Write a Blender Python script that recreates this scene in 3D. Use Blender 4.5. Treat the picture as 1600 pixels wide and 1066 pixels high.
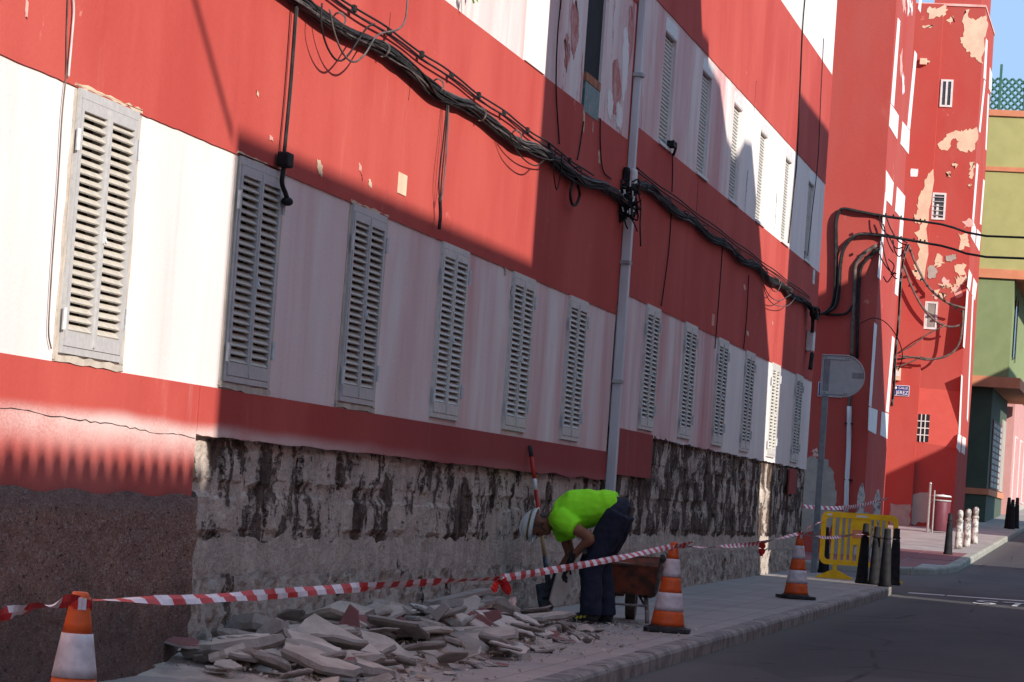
import bpy, bmesh, math, random
from mathutils import Vector, Matrix, noise
random.seed(7)
scn = bpy.context.scene
for o in list(bpy.data.objects): bpy.data.objects.remove(o)
COL = scn.collection

# ------------------------------------------------------------------ camera
F, CX, CY = 5000.0, 800.0, 533.0
ROLL = math.radians(4.03); YAW = math.radians(11.511); PITCH = math.radians(2.759)
CAM = Vector((5.4, 0, 0))
FWD = Vector((-math.sin(YAW)*math.cos(PITCH), math.cos(YAW)*math.cos(PITCH), math.sin(PITCH)))
R0 = Vector((math.cos(YAW), math.sin(YAW), 0)); U0 = R0.cross(FWD)
CR = R0*math.cos(ROLL) + U0*math.sin(ROLL); CU = U0*math.cos(ROLL) - R0*math.sin(ROLL)
cam = bpy.data.cameras.new('camera'); camo = bpy.data.objects.new('camera', cam); COL.objects.link(camo)
camo.matrix_world = Matrix((( CR.x, CU.x, -FWD.x, CAM.x), (CR.y, CU.y, -FWD.y, CAM.y), (CR.z, CU.z, -FWD.z, CAM.z), (0, 0, 0, 1)))
cam.sensor_fit = 'HORIZONTAL'; cam.sensor_width = 36; cam.lens = F/1600*36; cam.clip_start = .3; cam.clip_end = 3000
scn.camera = camo

# ------------------------------------------------------------------ light
SB, SC = .75, .55                       # sun travels along (-1, SB, -SC)
SUN = Vector((-1, SB, -SC)).normalized()
ELEV = math.asin(-SUN.z); AZ = math.atan2(-SUN.x, -SUN.y)
w = bpy.data.worlds.new('World'); scn.world = w; w.use_nodes = True
wn = w.node_tree; wn.nodes.clear()
sky = wn.nodes.new('ShaderNodeTexSky'); sky.sky_type = 'NISHITA'; sky.sun_disc = False
sky.sun_elevation = ELEV; sky.sun_rotation = AZ; sky.air_density = 2.0; sky.dust_density = 0.0; sky.ozone_density = 1.5; sky.altitude = 0
bg = wn.nodes.new('ShaderNodeBackground'); bg.inputs[1].default_value = .15
wo = wn.nodes.new('ShaderNodeOutputWorld')
cap = wn.nodes.new('ShaderNodeMix'); cap.data_type = 'RGBA'; cap.blend_type = 'DARKEN'; cap.inputs[0].default_value = 1.0
cap.inputs[7].default_value = (1.32, 2.05, 3.12, 1)          # even clear blue, no white glare along the horizon
wn.links.new(sky.outputs[0], cap.inputs[6]); wn.links.new(cap.outputs[2], bg.inputs[0]); wn.links.new(bg.outputs[0], wo.inputs[0])
sl = bpy.data.lights.new('sun', 'SUN'); sl.energy = 2.85; sl.angle = math.radians(.55); sl.color = (1, .93, .84)
so = bpy.data.objects.new('sun', sl); COL.objects.link(so)
so.rotation_euler = SUN.to_track_quat('-Z', 'Y').to_euler()
scn.view_settings.view_transform = 'Standard'; scn.view_settings.look = 'None'
scn.view_settings.exposure = 1.1; scn.view_settings.gamma = 1.0; scn.view_settings.use_curve_mapping = False
scn.render.engine = 'CYCLES'

# ------------------------------------------------------------------ helpers
def at(px, py, Y):
    """point of the plane y=Y seen at photograph pixel px,py (used to measure the place)"""
    u, v = px-CX, py-CY
    q = CR*u - CU*v + FWD*F
    return CAM + q*(Y/q.y)
def onx(px, py, X=0.0):
    u, v = px-CX, py-CY
    q = CR*u - CU*v + FWD*F
    return CAM + q*((X-CAM.x)/q.x)
def zg(y): return -1.27+.0088*y if y < 56 else -.777+.028*(min(y, 130)-56)
def zr(y): return zg(y)-.12

class MB:
    def __init__(s): s.v = []; s.f = []; s.m = []
    def poly(s, pts, mi=0):
        n = len(s.v); s.v += [Vector(p) for p in pts]; s.f.append(list(range(n, n+len(pts)))); s.m.append(mi); return s
    def box(s, x0, x1, y0, y1, z0, z1, mi=0):
        n = len(s.v)
        s.v += [Vector(p) for p in ((x0,y0,z0),(x1,y0,z0),(x1,y1,z0),(x0,y1,z0),(x0,y0,z1),(x1,y0,z1),(x1,y1,z1),(x0,y1,z1))]
        for q in ((0,3,2,1),(4,5,6,7),(0,1,5,4),(1,2,6,5),(2,3,7,6),(3,0,4,7)):
            s.f.append([n+i for i in q]); s.m.append(mi)
        return s
    def obox(s, c, ax, ay, az, mi=0):
        c, ax, ay, az = Vector(c), Vector(ax), Vector(ay), Vector(az); n = len(s.v)
        for sz in (-1, 1):
            for sx, sy in ((-1,-1),(1,-1),(1,1),(-1,1)): s.v.append(c+ax*sx+ay*sy+az*sz)
        for q in ((0,3,2,1),(4,5,6,7),(0,1,5,4),(1,2,6,5),(2,3,7,6),(3,0,4,7)):
            s.f.append([n+i for i in q]); s.m.append(mi)
        return s
    def prism(s, pts, vec, mi=0):
        pts = [Vector(p) for p in pts]; vec = Vector(vec); n = len(s.v); k = len(pts)
        s.v += pts + [p+vec for p in pts]
        s.f.append(list(range(n, n+k))[::-1]); s.m.append(mi)
        s.f.append(list(range(n+k, n+2*k))); s.m.append(mi)
        for i in range(k):
            j = (i+1) % k; s.f.append([n+i, n+j, n+k+j, n+k+i]); s.m.append(mi)
        return s
    def tube(s, pts, r, n=6, mi=0, cap=True, ab=None):
        pts = [Vector(p) for p in pts]; k = len(pts)
        rs = r if isinstance(r, (list, tuple)) else [r]*k
        base = len(s.v); ref = None
        for i, p in enumerate(pts):
            t = (pts[min(i+1, k-1)]-pts[max(i-1, 0)])
            t = t.normalized() if t.length > 1e-9 else Vector((0, 0, 1))
            if ref is None:
                ref = Vector((0, 1, 0)) if abs(t.y) < .9 else Vector((1, 0, 0))
            a = (ref - t*ref.dot(t)); a = a.normalized() if a.length > 1e-6 else t.orthogonal().normalized()
            b = t.cross(a); ref = a
            ra, rb = (rs[i] if isinstance(rs[i], (list, tuple)) else (rs[i], rs[i]))
            for j in range(n):
                an = 2*math.pi*j/n; s.v.append(p + a*(math.cos(an)*ra) + b*(math.sin(an)*rb))
        for i in range(k-1):
            for j in range(n):
                j2 = (j+1) % n
                s.f.append([base+i*n+j, base+i*n+j2, base+(i+1)*n+j2, base+(i+1)*n+j]); s.m.append(mi)
        if cap:
            s.f.append([base+j for j in range(n)][::-1]); s.m.append(mi)
            s.f.append([base+(k-1)*n+j for j in range(n)]); s.m.append(mi)
        return s
    def lathe(s, prof, n=16, c=(0, 0, 0), mi=0):
        c = Vector(c)
        return s.tube([c+Vector((0, 0, z)) for r, z in prof], [max(r, 1e-4) for r, z in prof], n, mi) if False else s._lathe(prof, n, c, mi)
    def _lathe(s, prof, n, c, mi):
        base = len(s.v); k = len(prof)
        for r, z in prof:
            for j in range(n):
                an = 2*math.pi*j/n; s.v.append(c+Vector((r*math.cos(an), r*math.sin(an), z)))
        for i in range(k-1):
            for j in range(n):
                j2 = (j+1) % n
                s.f.append([base+i*n+j, base+i*n+j2, base+(i+1)*n+j2, base+(i+1)*n+j]); s.m.append(mi)
        s.f.append([base+j for j in range(n)][::-1]); s.m.append(mi)
        s.f.append([base+(k-1)*n+j for j in range(n)]); s.m.append(mi)
        return s
    def ball(s, c, r, n=12, m=8, mi=0, rot=None):
        c = Vector(c); rx, ry, rz = r if isinstance(r, (list, tuple)) else (r, r, r); base = len(s.v)
        for i in range(m+1):
            th = math.pi*i/m; th = min(max(th, .02), math.pi-.02)
            for j in range(n):
                ph = 2*math.pi*j/n
                p = Vector((rx*math.sin(th)*math.cos(ph), ry*math.sin(th)*math.sin(ph), rz*math.cos(th)))
                if rot: p = rot @ p
                s.v.append(c+p)
        for i in range(m):
            for j in range(n):
                j2 = (j+1) % n
                s.f.append([base+i*n+j, base+(i+1)*n+j, base+(i+1)*n+j2, base+i*n+j2]); s.m.append(mi)
        s.f.append([base+j for j in range(n)]); s.m.append(mi)
        s.f.append([base+m*n+j for j in range(n)][::-1]); s.m.append(mi)
        return s
    def grid(s, fn, nu, nv, mi=0):
        base = len(s.v)
        for i in range(nu+1):
            for j in range(nv+1): s.v.append(Vector(fn(i/nu, j/nv)))
        for i in range(nu):
            for j in range(nv):
                a = base+i*(nv+1)+j; s.f.append([a, a+nv+1, a+nv+2, a+1]); s.m.append(mi)
        return s
    def mesh(s, name, mats, smooth=False, off=None):
        me = bpy.data.meshes.new(name)
        vs = [v-off for v in s.v] if off is not None else s.v
        me.from_pydata([tuple(v) for v in vs], [], s.f)
        for m in (mats if isinstance(mats, (list, tuple)) else [mats]): me.materials.append(m)
        for p, i in zip(me.polygons, s.m): p.material_index = i
        if smooth: me.polygons.foreach_set('use_smooth', [True]*len(me.polygons))
        me.update(); return me
    def build(s, name, mats, parent=None, smooth=False, bevel=0, weld=False, label=None, cat=None, group=None, kind=None):
        off = ORG.get(parent.name) if parent is not None else None
        me = s.mesh(name, mats, smooth, off)
        o = bpy.data.objects.new(name, me); COL.objects.link(o)
        if parent is not None:
            o.parent = parent; ORG[o.name] = ORG.get(parent.name)
        if weld or bevel:
            if weld:
                m = o.modifiers.new('weld', 'WELD'); m.merge_threshold = 1e-4
            if bevel:
                b = o.modifiers.new('bevel', 'BEVEL'); b.width = bevel; b.segments = 2; b.limit_method = 'ANGLE'; b.angle_limit = math.radians(40)
        return tag(o, label, cat, group, kind)
ORG = {}
def tag(o, label=None, cat=None, group=None, kind=None):
    if label: o['label'] = label
    if cat: o['category'] = cat
    if group: o['group'] = group
    if kind: o['kind'] = kind
    return o
def thing(name, loc, label, cat, group=None, rz=0):
    o = bpy.data.objects.new(name, None); COL.objects.link(o); o.location = loc; o.rotation_euler = (0, 0, rz)
    o.empty_display_size = .2
    ORG[o.name] = Vector(loc) if rz == 0 else Vector((0, 0, 0))
    return tag(o, label, cat, group)
def local_thing(name, loc, label, cat, group=None, rz=0, rot=None):
    o = thing(name, loc, label, cat, group); ORG[o.name] = Vector((0, 0, 0))
    o.rotation_euler = rot if rot else (0, 0, rz); return o
def child(name, me, parent, loc=(0, 0, 0), rot=(0, 0, 0), scale=(1, 1, 1), kind=None):
    o = bpy.data.objects.new(name, me); COL.objects.link(o); o.parent = parent
    o.location = loc; o.rotation_euler = rot; o.scale = scale; ORG[o.name] = Vector((0, 0, 0))
    if kind: o['kind'] = kind
    return o
def copy_tree(o, parent=None):
    c = o.copy(); COL.objects.link(c); c.parent = parent
    for ch in o.children: copy_tree(ch, c)
    return c
def crv(pts, n=8):
    """Catmull-Rom through pts"""
    P = [Vector(p) for p in pts]
    if len(P) < 3: return [P[0].lerp(P[-1], i/n) for i in range(n+1)]
    P = [P[0]*2-P[1]] + P + [P[-1]*2-P[-2]]; out = []
    for i in range(1, len(P)-2):
        a, b, c, d = P[i-1:i+3]
        for k in range(n):
            t = k/n
            out.append(.5*((2*b)+(c-a)*t+(2*a-5*b+4*c-d)*t*t+(3*b-a-3*c+d)*t**3))
    out.append(P[-2]); return out

# ------------------------------------------------------------------ materials
class NT:
    def __init__(s, name, rough=.85, spec=.3):
        s.mat = bpy.data.materials.new(name); s.mat.use_nodes = True; s.t = s.mat.node_tree; s.n = s.t.nodes
        s.b = s.n['Principled BSDF']; s.b.inputs['Roughness'].default_value = rough
        s.b.inputs['Specular IOR Level'].default_value = spec
        s.geo = s.n.new('ShaderNodeNewGeometry'); s.tc = s.n.new('ShaderNodeTexCoord'); s._sep = None
    def L(s, a, b): s.t.links.new(a, b)
    def pos(s, scale=(1, 1, 1), obj=False, loc=(0, 0, 0)):
        m = s.n.new('ShaderNodeMapping'); m.inputs['Scale'].default_value = scale; m.inputs['Location'].default_value = loc
        s.L(s.tc.outputs['Object'] if obj else s.geo.outputs['Position'], m.inputs['Vector']); return m.outputs[0]
    def noise(s, scale=1.0, vec=None, detail=5, rough=.55, dist=0.0):
        t = s.n.new('ShaderNodeTexNoise'); t.inputs['Scale'].default_value = scale; t.inputs['Detail'].default_value = detail
        t.inputs['Roughness'].default_value = rough; t.inputs['Distortion'].default_value = dist
        s.L(vec if vec is not None else s.pos(), t.inputs['Vector']); return t.outputs['Fac']
    def voro(s, scale, vec=None, feature='F1'):
        t = s.n.new('ShaderNodeTexVoronoi'); t.inputs['Scale'].default_value = scale; t.feature = feature
        s.L(vec if vec is not None else s.pos(), t.inputs['Vector']); return t.outputs['Distance']
    def axis(s, i):
        if s._sep is None:
            s._sep = s.n.new('ShaderNodeSeparateXYZ'); s.L(s.geo.outputs['Position'], s._sep.inputs[0])
        return s._sep.outputs[i]
    def ramp(s, fac, lo, hi, a=0.0, b=1.0):
        m = s.n.new('ShaderNodeMapRange'); m.interpolation_type = 'SMOOTHSTEP'
        for i, v in zip((1, 2, 3, 4), (lo, hi, a, b)): m.inputs[i].default_value = v
        s.L(fac, m.inputs[0]); return m.outputs[0]
    def math(s, op, a, b=None):
        m = s.n.new('ShaderNodeMath'); m.operation = op
        for i, v in enumerate((a, b)):
            if v is None: continue
            if isinstance(v, (int, float)): m.inputs[i].default_value = v
            else: s.L(v, m.inputs[i])
        return m.outputs[0]
    def mix(s, fac, a, b):
        m = s.n.new('ShaderNodeMix'); m.data_type = 'RGBA'
        for i, v in ((0, fac), (6, a), (7, b)):
            if isinstance(v, (int, float)): m.inputs[i].default_value = v
            elif isinstance(v, (tuple, list)): m.inputs[i].default_value = (*v, 1)
            else: s.L(v, m.inputs[i])
        return m.outputs[2]
    def color(s, c):
        if isinstance(c, (tuple, list)): s.b.inputs['Base Color'].default_value = (*c, 1)
        else: s.L(c, s.b.inputs['Base Color'])
        return s
    def bump(s, h, strength=.3, dist=.02):
        b = s.n.new('ShaderNodeBump'); b.inputs['Strength'].default_value = strength; b.inputs['Distance'].default_value = dist
        s.L(h, b.inputs['Height']); s.L(b.outputs[0], s.b.inputs['Normal']); return s

def simple(name, c1, c2=None, scale=8, lo=.35, hi=.65, rough=.8, spec=.3, bump=.0, bscale=None, metal=0, stretch=(1, 1, 1), obj=False, bdist=.01):
    m = NT(name, rough, spec)
    if c2 is None: c2 = tuple(x*.8 for x in c1)
    p = m.pos(stretch, obj)
    f = m.ramp(m.noise(scale, p, 6, .6), lo, hi)
    m.color(m.mix(f, c1, c2))
    if bump: m.bump(m.noise(bscale or scale*4, m.pos((1, 1, 1), obj), 6, .6), bump, bdist)
    m.b.inputs['Metallic'].default_value = metal
    return m.mat

RED = (.425, .060, .048); RED2 = (.50, .090, .071); RED3 = (.33, .042, .034)
def wall_red(name, wash=False, tower=False):
    m = NT(name, .88, .2)
    s1 = m.ramp(m.noise(1.0, m.pos((1, .8, .35)), 5, .55, .3), .3, .7)
    c = m.mix(s1, RED, RED2 if not tower else (.42, .082, .066))
    s2 = m.ramp(m.noise(1.0, m.pos((1, 1.6, .5), loc=(3, 1, 2)), 6, .65), .50, .78)
    c = m.mix(m.math('MULTIPLY', s2, .3), c, RED3)
    s3 = m.ramp(m.noise(1.0, m.pos((1, 3.2, .6), loc=(9, 4, 7)), 6, .7), .58, .78)
    c = m.mix(m.math('MULTIPLY', s3, .35), c, (.62, .20, .165))
    s4 = m.ramp(m.noise(2.3, None, 5, .7), .66, .72)
    c = m.mix(m.math('MULTIPLY', s4, .45), c, (.70, .30, .24))
    if wash:      # pale salt bloom along the joint of the render, then painted shade
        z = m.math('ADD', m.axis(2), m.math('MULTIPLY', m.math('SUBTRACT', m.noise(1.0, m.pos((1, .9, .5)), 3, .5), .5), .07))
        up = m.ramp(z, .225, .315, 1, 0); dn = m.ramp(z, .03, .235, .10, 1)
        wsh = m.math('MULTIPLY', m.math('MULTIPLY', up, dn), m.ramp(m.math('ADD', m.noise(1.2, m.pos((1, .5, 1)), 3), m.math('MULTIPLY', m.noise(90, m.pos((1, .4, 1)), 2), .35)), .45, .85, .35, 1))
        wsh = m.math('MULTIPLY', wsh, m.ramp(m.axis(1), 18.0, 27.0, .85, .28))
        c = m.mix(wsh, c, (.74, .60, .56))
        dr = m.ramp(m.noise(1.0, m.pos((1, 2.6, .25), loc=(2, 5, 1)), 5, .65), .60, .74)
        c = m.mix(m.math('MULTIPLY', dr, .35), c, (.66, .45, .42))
        c = m.mix(m.ramp(m.axis(1), 17.9, 25.0, 0, .6), c, (.21, .040, .045))  # shaded stretch of the strip painted deeper maroon, shade and grime together
    m.color(c)
    m.bump(m.math('ADD', m.noise(35, None, 4), m.math('MULTIPLY', m.noise(3, None, 4), 2.0)), .22, .012)
    return m.mat
def wall_white(name, up=False):
    m = NT(name, .85, .2)
    base = m.mix(m.ramp(m.noise(1.2, m.pos((1, 1.5, .4)), 6), .3, .7), (.84, .795, .765), (.77, .72, .69))
    # pink wash: paint run-off, stronger along the middle of the terrace
    amt = m.math('ADD', m.ramp(m.axis(1), 17.0, 26.0, .30, .70), m.ramp(m.axis(1), 31.5, 32.5, 0, .28))
    amt = m.math('MULTIPLY', amt, m.ramp(m.axis(1), 39.3, 40.6, 1, .12))
    pk = m.ramp(m.noise(1.0, m.pos((1, .75, .20), loc=(5, 0, 0)), 6, .55, .4), .30, .70)
    pk2 = m.ramp(m.noise(1.0, m.pos((1, 1.9, .28), loc=(1, 8, 0)), 7, .62, .6), .46, .72)
    c = m.mix(m.math('MULTIPLY', pk, amt), base, (.62, .33, .33))
    c = m.mix(m.math('MULTIPLY', m.math('MULTIPLY', pk2, amt), .75), c, (.58, .24, .23))
    if up:
        pl = m.ramp(m.noise(1.0, m.pos((1, 3.0, .9), loc=(2, 2, 2)), 6, .68, .4), .57, .62)
        pl = m.math('MULTIPLY', pl, m.ramp(m.axis(1), 26.9, 28.2, 0, .75))
        pl = m.math('MULTIPLY', pl, m.ramp(m.axis(1), 32.0, 33.2, 1, .1))
        c = m.mix(pl, c, (.50, .15, .14))
    sp = m.ramp(m.noise(6, None, 8, .7), .69, .73)
    c = m.mix(m.math('MULTIPLY', sp, .35), c, (.35, .30, .29))
    m.color(c)
    m.bump(m.math('ADD', m.noise(40, None, 4), m.math('MULTIPLY', m.noise(2.5, None, 4), 2.0)), .2, .012)
    return m.mat
def stone_mat(name, lo, hi, mortar=(.62, .52, .445), tint=(.15, .105, .085), pebbly=False):
    m = NT(name, .95, .15)
    big = m.noise(1.0, m.pos((1, 2.2, 2.3)), 4, .55, .5)
    streak = m.noise(1.0, m.pos((1, 4.5, 3.2), loc=(4, 1, 3)), 4, .6)
    fine = m.noise(1.0, m.pos((1, 15, 34)), 6, .75)
    f = m.math('ADD', m.math('ADD', m.math('MULTIPLY', big, 1.0), m.math('MULTIPLY', streak, .45)), m.math('MULTIPLY', fine, .50))
    k = m.ramp(f, lo, hi)
    dark = m.mix(m.ramp(m.noise(5, None, 6), .35, .65), (.045, .029, .023), tint)
    mo = m.mix(m.ramp(m.noise(3.5, None, 7, .65), .3, .7), mortar, tuple(x*.66 for x in mortar))
    mo = m.mix(m.ramp(m.noise(55, None, 4, .7), .56, .7), mo, (.10, .085, .075))
    if pebbly:
        vt = m.n.new('ShaderNodeTexVoronoi'); vt.inputs['Scale'].default_value = 11; m.L(m.pos((1, .9, 1.1)), vt.inputs['Vector'])
        sv_ = m.n.new('ShaderNodeSeparateXYZ'); m.L(vt.outputs['Color'], sv_.inputs[0])
        mo = m.mix(m.math('MULTIPLY', m.ramp(sv_.outputs[0], .45, .95), .6), mo, (.16, .13, .115))
        mo = m.mix(m.ramp(vt.outputs['Distance'], .42, .62), mo, (.42, .37, .33))
    m.color(m.mix(k, mo, dark))
    h = m.math('ADD', m.math('MULTIPLY', m.noise(1.0, m.pos((1, 9, 18)), 7, .7), 1.0), m.math('MULTIPLY', k, -.5))
    m.bump(h, .9, .03)
    return m.mat
M = {}
M['red'] = wall_red('red_paint'); M['redwash'] = wall_red('red_paint_bloom_shaded', True); M['towerred'] = wall_red('tower_red_paint', False, True)
M['white'] = wall_white('pink_white_paint'); M['white2'] = wall_white('pink_white_flaking_paint', True)
M['stone'] = stone_mat('exposed_stone', .975, 1.07); M['stone2'] = stone_mat('exposed_dark_stone', .90, .99)
M['footing'] = stone_mat('rubble_footing', 1.12, 1.2, (.55, .46, .39), (.18, .13, .105), True)
M['cement'] = stone_mat('cement_smear', 1.16, 1.26, (.60, .51, .44), (.15, .12, .105))
def plaster():
    m = NT('brown_roughcast', .95, .15)
    c = m.mix(m.ramp(m.noise(1.3, None, 6), .3, .7), (.46, .25, .19), (.33, .19, .155))
    c = m.mix(m.ramp(m.noise(1.0, m.pos((1, 26, 55)), 5, .75), .48, .68), c, (.60, .45, .39))
    c = m.mix(m.ramp(m.noise(1.0, m.pos((1, 20, 42), loc=(3, 3, 3)), 5, .7), .54, .66), c, (.06, .045, .042))
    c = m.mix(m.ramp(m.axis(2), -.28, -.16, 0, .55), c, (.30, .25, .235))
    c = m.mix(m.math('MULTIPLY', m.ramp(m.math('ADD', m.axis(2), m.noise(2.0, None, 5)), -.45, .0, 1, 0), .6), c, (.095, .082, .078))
    m.color(c); m.bump(m.math('ADD', m.noise(48, None, 6, .7), m.noise(95, None, 4)), 1.0, .03); return m.mat
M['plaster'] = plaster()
M['mortar'] = simple('grey_mortar', (.56, .49, .41), (.44, .385, .325), 9, rough=.95, bump=.5, bscale=50)
M['alu'] = simple('grey_aluminium', (.50, .485, .475), (.43, .42, .415), 30, rough=.45, spec=.5)
M['slat'] = simple('cream_slat', (.58, .53, .45), (.48, .44, .38), 20, rough=.6)
M['alu2'] = simple('pale_aluminium', (.62, .60, .56), (.52, .50, .47), 20, rough=.5, spec=.4)
M['slat2'] = simple('pale_slat', (.66, .64, .59), (.55, .53, .49), 16, rough=.6)
M['steel'] = simple('hinge_steel', (.62, .63, .64), (.5, .5, .5), 40, rough=.4)
M['dark'] = simple('dark_void', (.012, .012, .015), (.02, .02, .024), 4, rough=.9)
M['duct'] = simple('grey_duct', (.64, .63, .64), (.55, .54, .55), 6, rough=.6, stretch=(1, 1, .2))
M['blackcable'] = simple('black_cable', (.012, .011, .012), (.028, .026, .026), 12, rough=.75, spec=.2)
M['greycable'] = simple('dusty_cable', (.13, .11, .105), (.055, .05, .05), 9, rough=.7)
M['whitecable'] = simple('white_cable', (.62, .55, .52), (.5, .42, .40), 9, rough=.7)
M['browncable'] = simple('weathered_cable', (.17, .125, .105), (.075, .06, .055), 10, rough=.8)
M['boxgrey'] = simple('weathered_plastic', (.45, .44, .43), (.30, .29, .29), 14, rough=.6)
M['boxwhite'] = simple('white_plastic', (.72, .71, .69), (.60, .59, .57), 10, rough=.5)
def asphalt():
    m = NT('asphalt', .9, .25)
    c = m.mix(m.ramp(m.noise(.8, m.pos((1, .35, 1)), 7, .65), .35, .7), (.062, .060, .064), (.090, .086, .088))
    c = m.mix(m.ramp(m.noise(140, None, 3), .55, .75), c, (.13, .125, .125))
    c = m.mix(m.ramp(m.noise(2.2, m.pos((1, .5, 1), loc=(7, 1, 0)), 8, .7), .62, .68), c, (.032, .031, .034))
    vc = m.n.new('ShaderNodeTexVoronoi'); vc.feature = 'DISTANCE_TO_EDGE'; vc.inputs['Scale'].default_value = .55; m.L(m.pos((1, .45, 1)), vc.inputs['Vector'])
    c = m.mix(m.math('MULTIPLY', m.ramp(vc.outputs['Distance'], .004, .016, 1, 0), m.ramp(m.noise(.6, None, 3), .45, .6)), c, (.02, .02, .022))
    vp = m.n.new('ShaderNodeTexVoronoi'); vp.distance = 'CHEBYCHEV'; vp.inputs['Scale'].default_value = .28; m.L(m.pos((1, .3, 1), loc=(.4, 0, 0)), vp.inputs['Vector'])
    vs = m.n.new('ShaderNodeSeparateXYZ'); m.L(vp.outputs['Color'], vs.inputs[0]); c = m.mix(m.ramp(vs.outputs[0], .72, .74, 0, .5), c, (.040, .040, .046))
    c = m.mix(m.ramp(m.axis(0), 1.95, 2.5, .45, 0), c, (.14, .125, .115))
    m.color(c); m.bump(m.noise(160, None, 4), .5, .008); return m.mat
M['asphalt'] = asphalt()
def paving():
    m = NT('grey_paving', .8, .3)
    b = m.n.new('ShaderNodeTexBrick'); b.inputs['Scale'].default_value = 1.0; b.inputs['Mortar Size'].default_value = .006
    b.inputs['Brick Width'].default_value = .40; b.inputs['Row Height'].default_value = .40; b.offset = 0.0
    b.inputs['Color1'].default_value = (1, 1, 1, 1); b.inputs['Color2'].default_value = (.86, .86, .86, 1); b.inputs['Mortar'].default_value = (.45, .45, .45, 1)
    m.L(m.pos(), b.inputs['Vector'])
    c = m.mix(m.ramp(m.noise(1.1, None, 7, .65), .3, .7), (.37, .33, .315), (.29, .26, .25))
    dust = m.ramp(m.axis(1), 24.0, 33.0, .85, .05)
    c = m.mix(m.math('MULTIPLY', dust, m.ramp(m.noise(1.6, None, 7, .65), .25, .6)), c, (.43, .365, .33))
    x = m.n.new('ShaderNodeMix'); x.data_type = 'RGBA'; x.blend_type = 'MULTIPLY'; x.inputs[0].default_value = .8
    m.L(c, x.inputs[6]); m.L(b.outputs[0], x.inputs[7]); c2 = x.outputs[2]
    c2 = m.mix(m.ramp(m.noise(4, None, 9, .75), .62, .72), c2, (.14, .125, .12))
    m.color(c2); m.bump(m.math('ADD', m.noise(60, None, 5), b.outputs[0]), .35, .01); return m.mat
M['paving'] = paving()
M['kerb'] = simple('kerb_stone', (.33, .30, .28), (.17, .155, .15), 5, rough=.9, bump=.5, bscale=40)
M['kerbpale'] = simple('pale_kerb', (.36, .35, .31), (.26, .26, .22), 2, rough=.9, bump=.5, bscale=30)
M['redpave'] = simple('red_tactile_paving', (.24, .095, .10), (.19, .08, .085), 3, rough=.8, bump=.4, bscale=40)
M['palepave'] = simple('pale_far_paving', (.36, .34, .32), (.28, .26, .25), 2, rough=.85, bump=.3)
M['roadpaint'] = simple('worn_road_paint', (.62, .61, .60), (.30, .29, .29), 3, .5, .75, rough=.8)
M['orange'] = simple('cone_orange', (.72, .115, .020), (.60, .09, .018), 14, rough=.5, spec=.4, obj=True)
M['coneband'] = simple('reflective_white', (.66, .60, .62), (.52, .47, .50), 22, rough=.4, spec=.5, obj=True)
M['rubber'] = simple('black_rubber', (.022, .022, .024), (.045, .044, .045), 20, rough=.75, obj=True)
M['tapered'] = simple('tape_red', (.55, .030, .030), (.48, .025, .025), 30, rough=.5, spec=.15)
M['tapewhite'] = simple('tape_white', (.76, .70, .72), (.66, .58, .62), 20, rough=.5, spec=.2)
M['yellow'] = simple('barrier_yellow', (.86, .52, .010), (.74, .43, .010), 8, rough=.5, obj=True)
M['bollardblack'] = simple('bollard_black', (.012, .012, .014), (.022, .022, .025), 12, rough=.7, spec=.12, obj=True)
M['bollardwhite'] = simple('bollard_chipped_white', (.50, .47, .43), (.20, .17, .15), 9, .46, .56, rough=.8, obj=True)
M['polegrey'] = simple('pole_grey', (.22, .25, .27), (.17, .19, .21), 10, rough=.5, spec=.4)
M['signback'] = simple('sign_back', (.40, .44, .46), (.34, .38, .40), 8, rough=.5, spec=.4)
M['binpurple'] = simple('bin_purple', (.15, .038, .055), (.12, .03, .045), 8, rough=.5)
M['steelpost'] = simple('steel_post', (.42, .43, .42), (.32, .33, .32), 20, rough=.3, metal=.6)
M['cream'] = simple('bare_cream_render', (.72, .54, .38), (.62, .45, .32), 3, rough=.95, bump=.5, bscale=25)
M['pinkpeel'] = simple('faded_pink_paint', (.66, .30, .25), (.72, .48, .42), 2, rough=.9, bump=.4)
M['pinkworn'] = simple('worn_red_undercoat', (.50, .17, .15), (.62, .38, .36), 5, .4, .65, rough=.95, bump=.4)
M['patchgrey'] = simple('grey_filler', (.40, .36, .31), (.32, .29, .25), 5, rough=.95)
M['paintwhite'] = simple('white_trim_paint', (.80, .77, .75), (.70, .64, .62), 3, .45, .75, rough=.85)
M['repaint'] = simple('repaint_pink', (.56, .10, .078), (.52, .09, .07), 3, rough=.9)
M['signblue'] = simple('enamel_blue', (.030, .045, .20), (.025, .04, .17), 8, rough=.3)
M['signwhite'] = simple('enamel_white', (.78, .78, .78), (.7, .7, .7), 8, rough=.3)
M['glass'] = simple('dark_glass', (.03, .04, .05), (.06, .08, .09), 3, rough=.08, spec=.6)
M['frost'] = simple('frosted_glass', (.30, .28, .25), (.24, .22, .20), 4, rough=.4)
M['green'] = simple('olive_paint', (.43, .40, .165), (.385, .36, .145), 2, rough=.9, bump=.2)
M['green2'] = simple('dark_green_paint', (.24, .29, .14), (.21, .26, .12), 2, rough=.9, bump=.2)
M['green_shaded'] = simple('shaded_green_paint', (.075, .105, .075), (.06, .085, .06), 2, rough=.8)  # darkened green: the shade under the overhang is put into the colour
M['salmon'] = simple('salmon_trim', (.66, .26, .14), (.60, .22, .12), 3, rough=.85)
M['fencegreen'] = simple('fence_green', (.06, .16, .12), (.045, .13, .10), 8, rough=.5)
M['brown'] = simple('brown_joinery', (.16, .05, .035), (.12, .04, .03), 6, rough=.6)
M['farpink'] = simple('far_pink_paint', (.62, .32, .30), (.56, .28, .26), 2, rough=.9)
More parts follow.
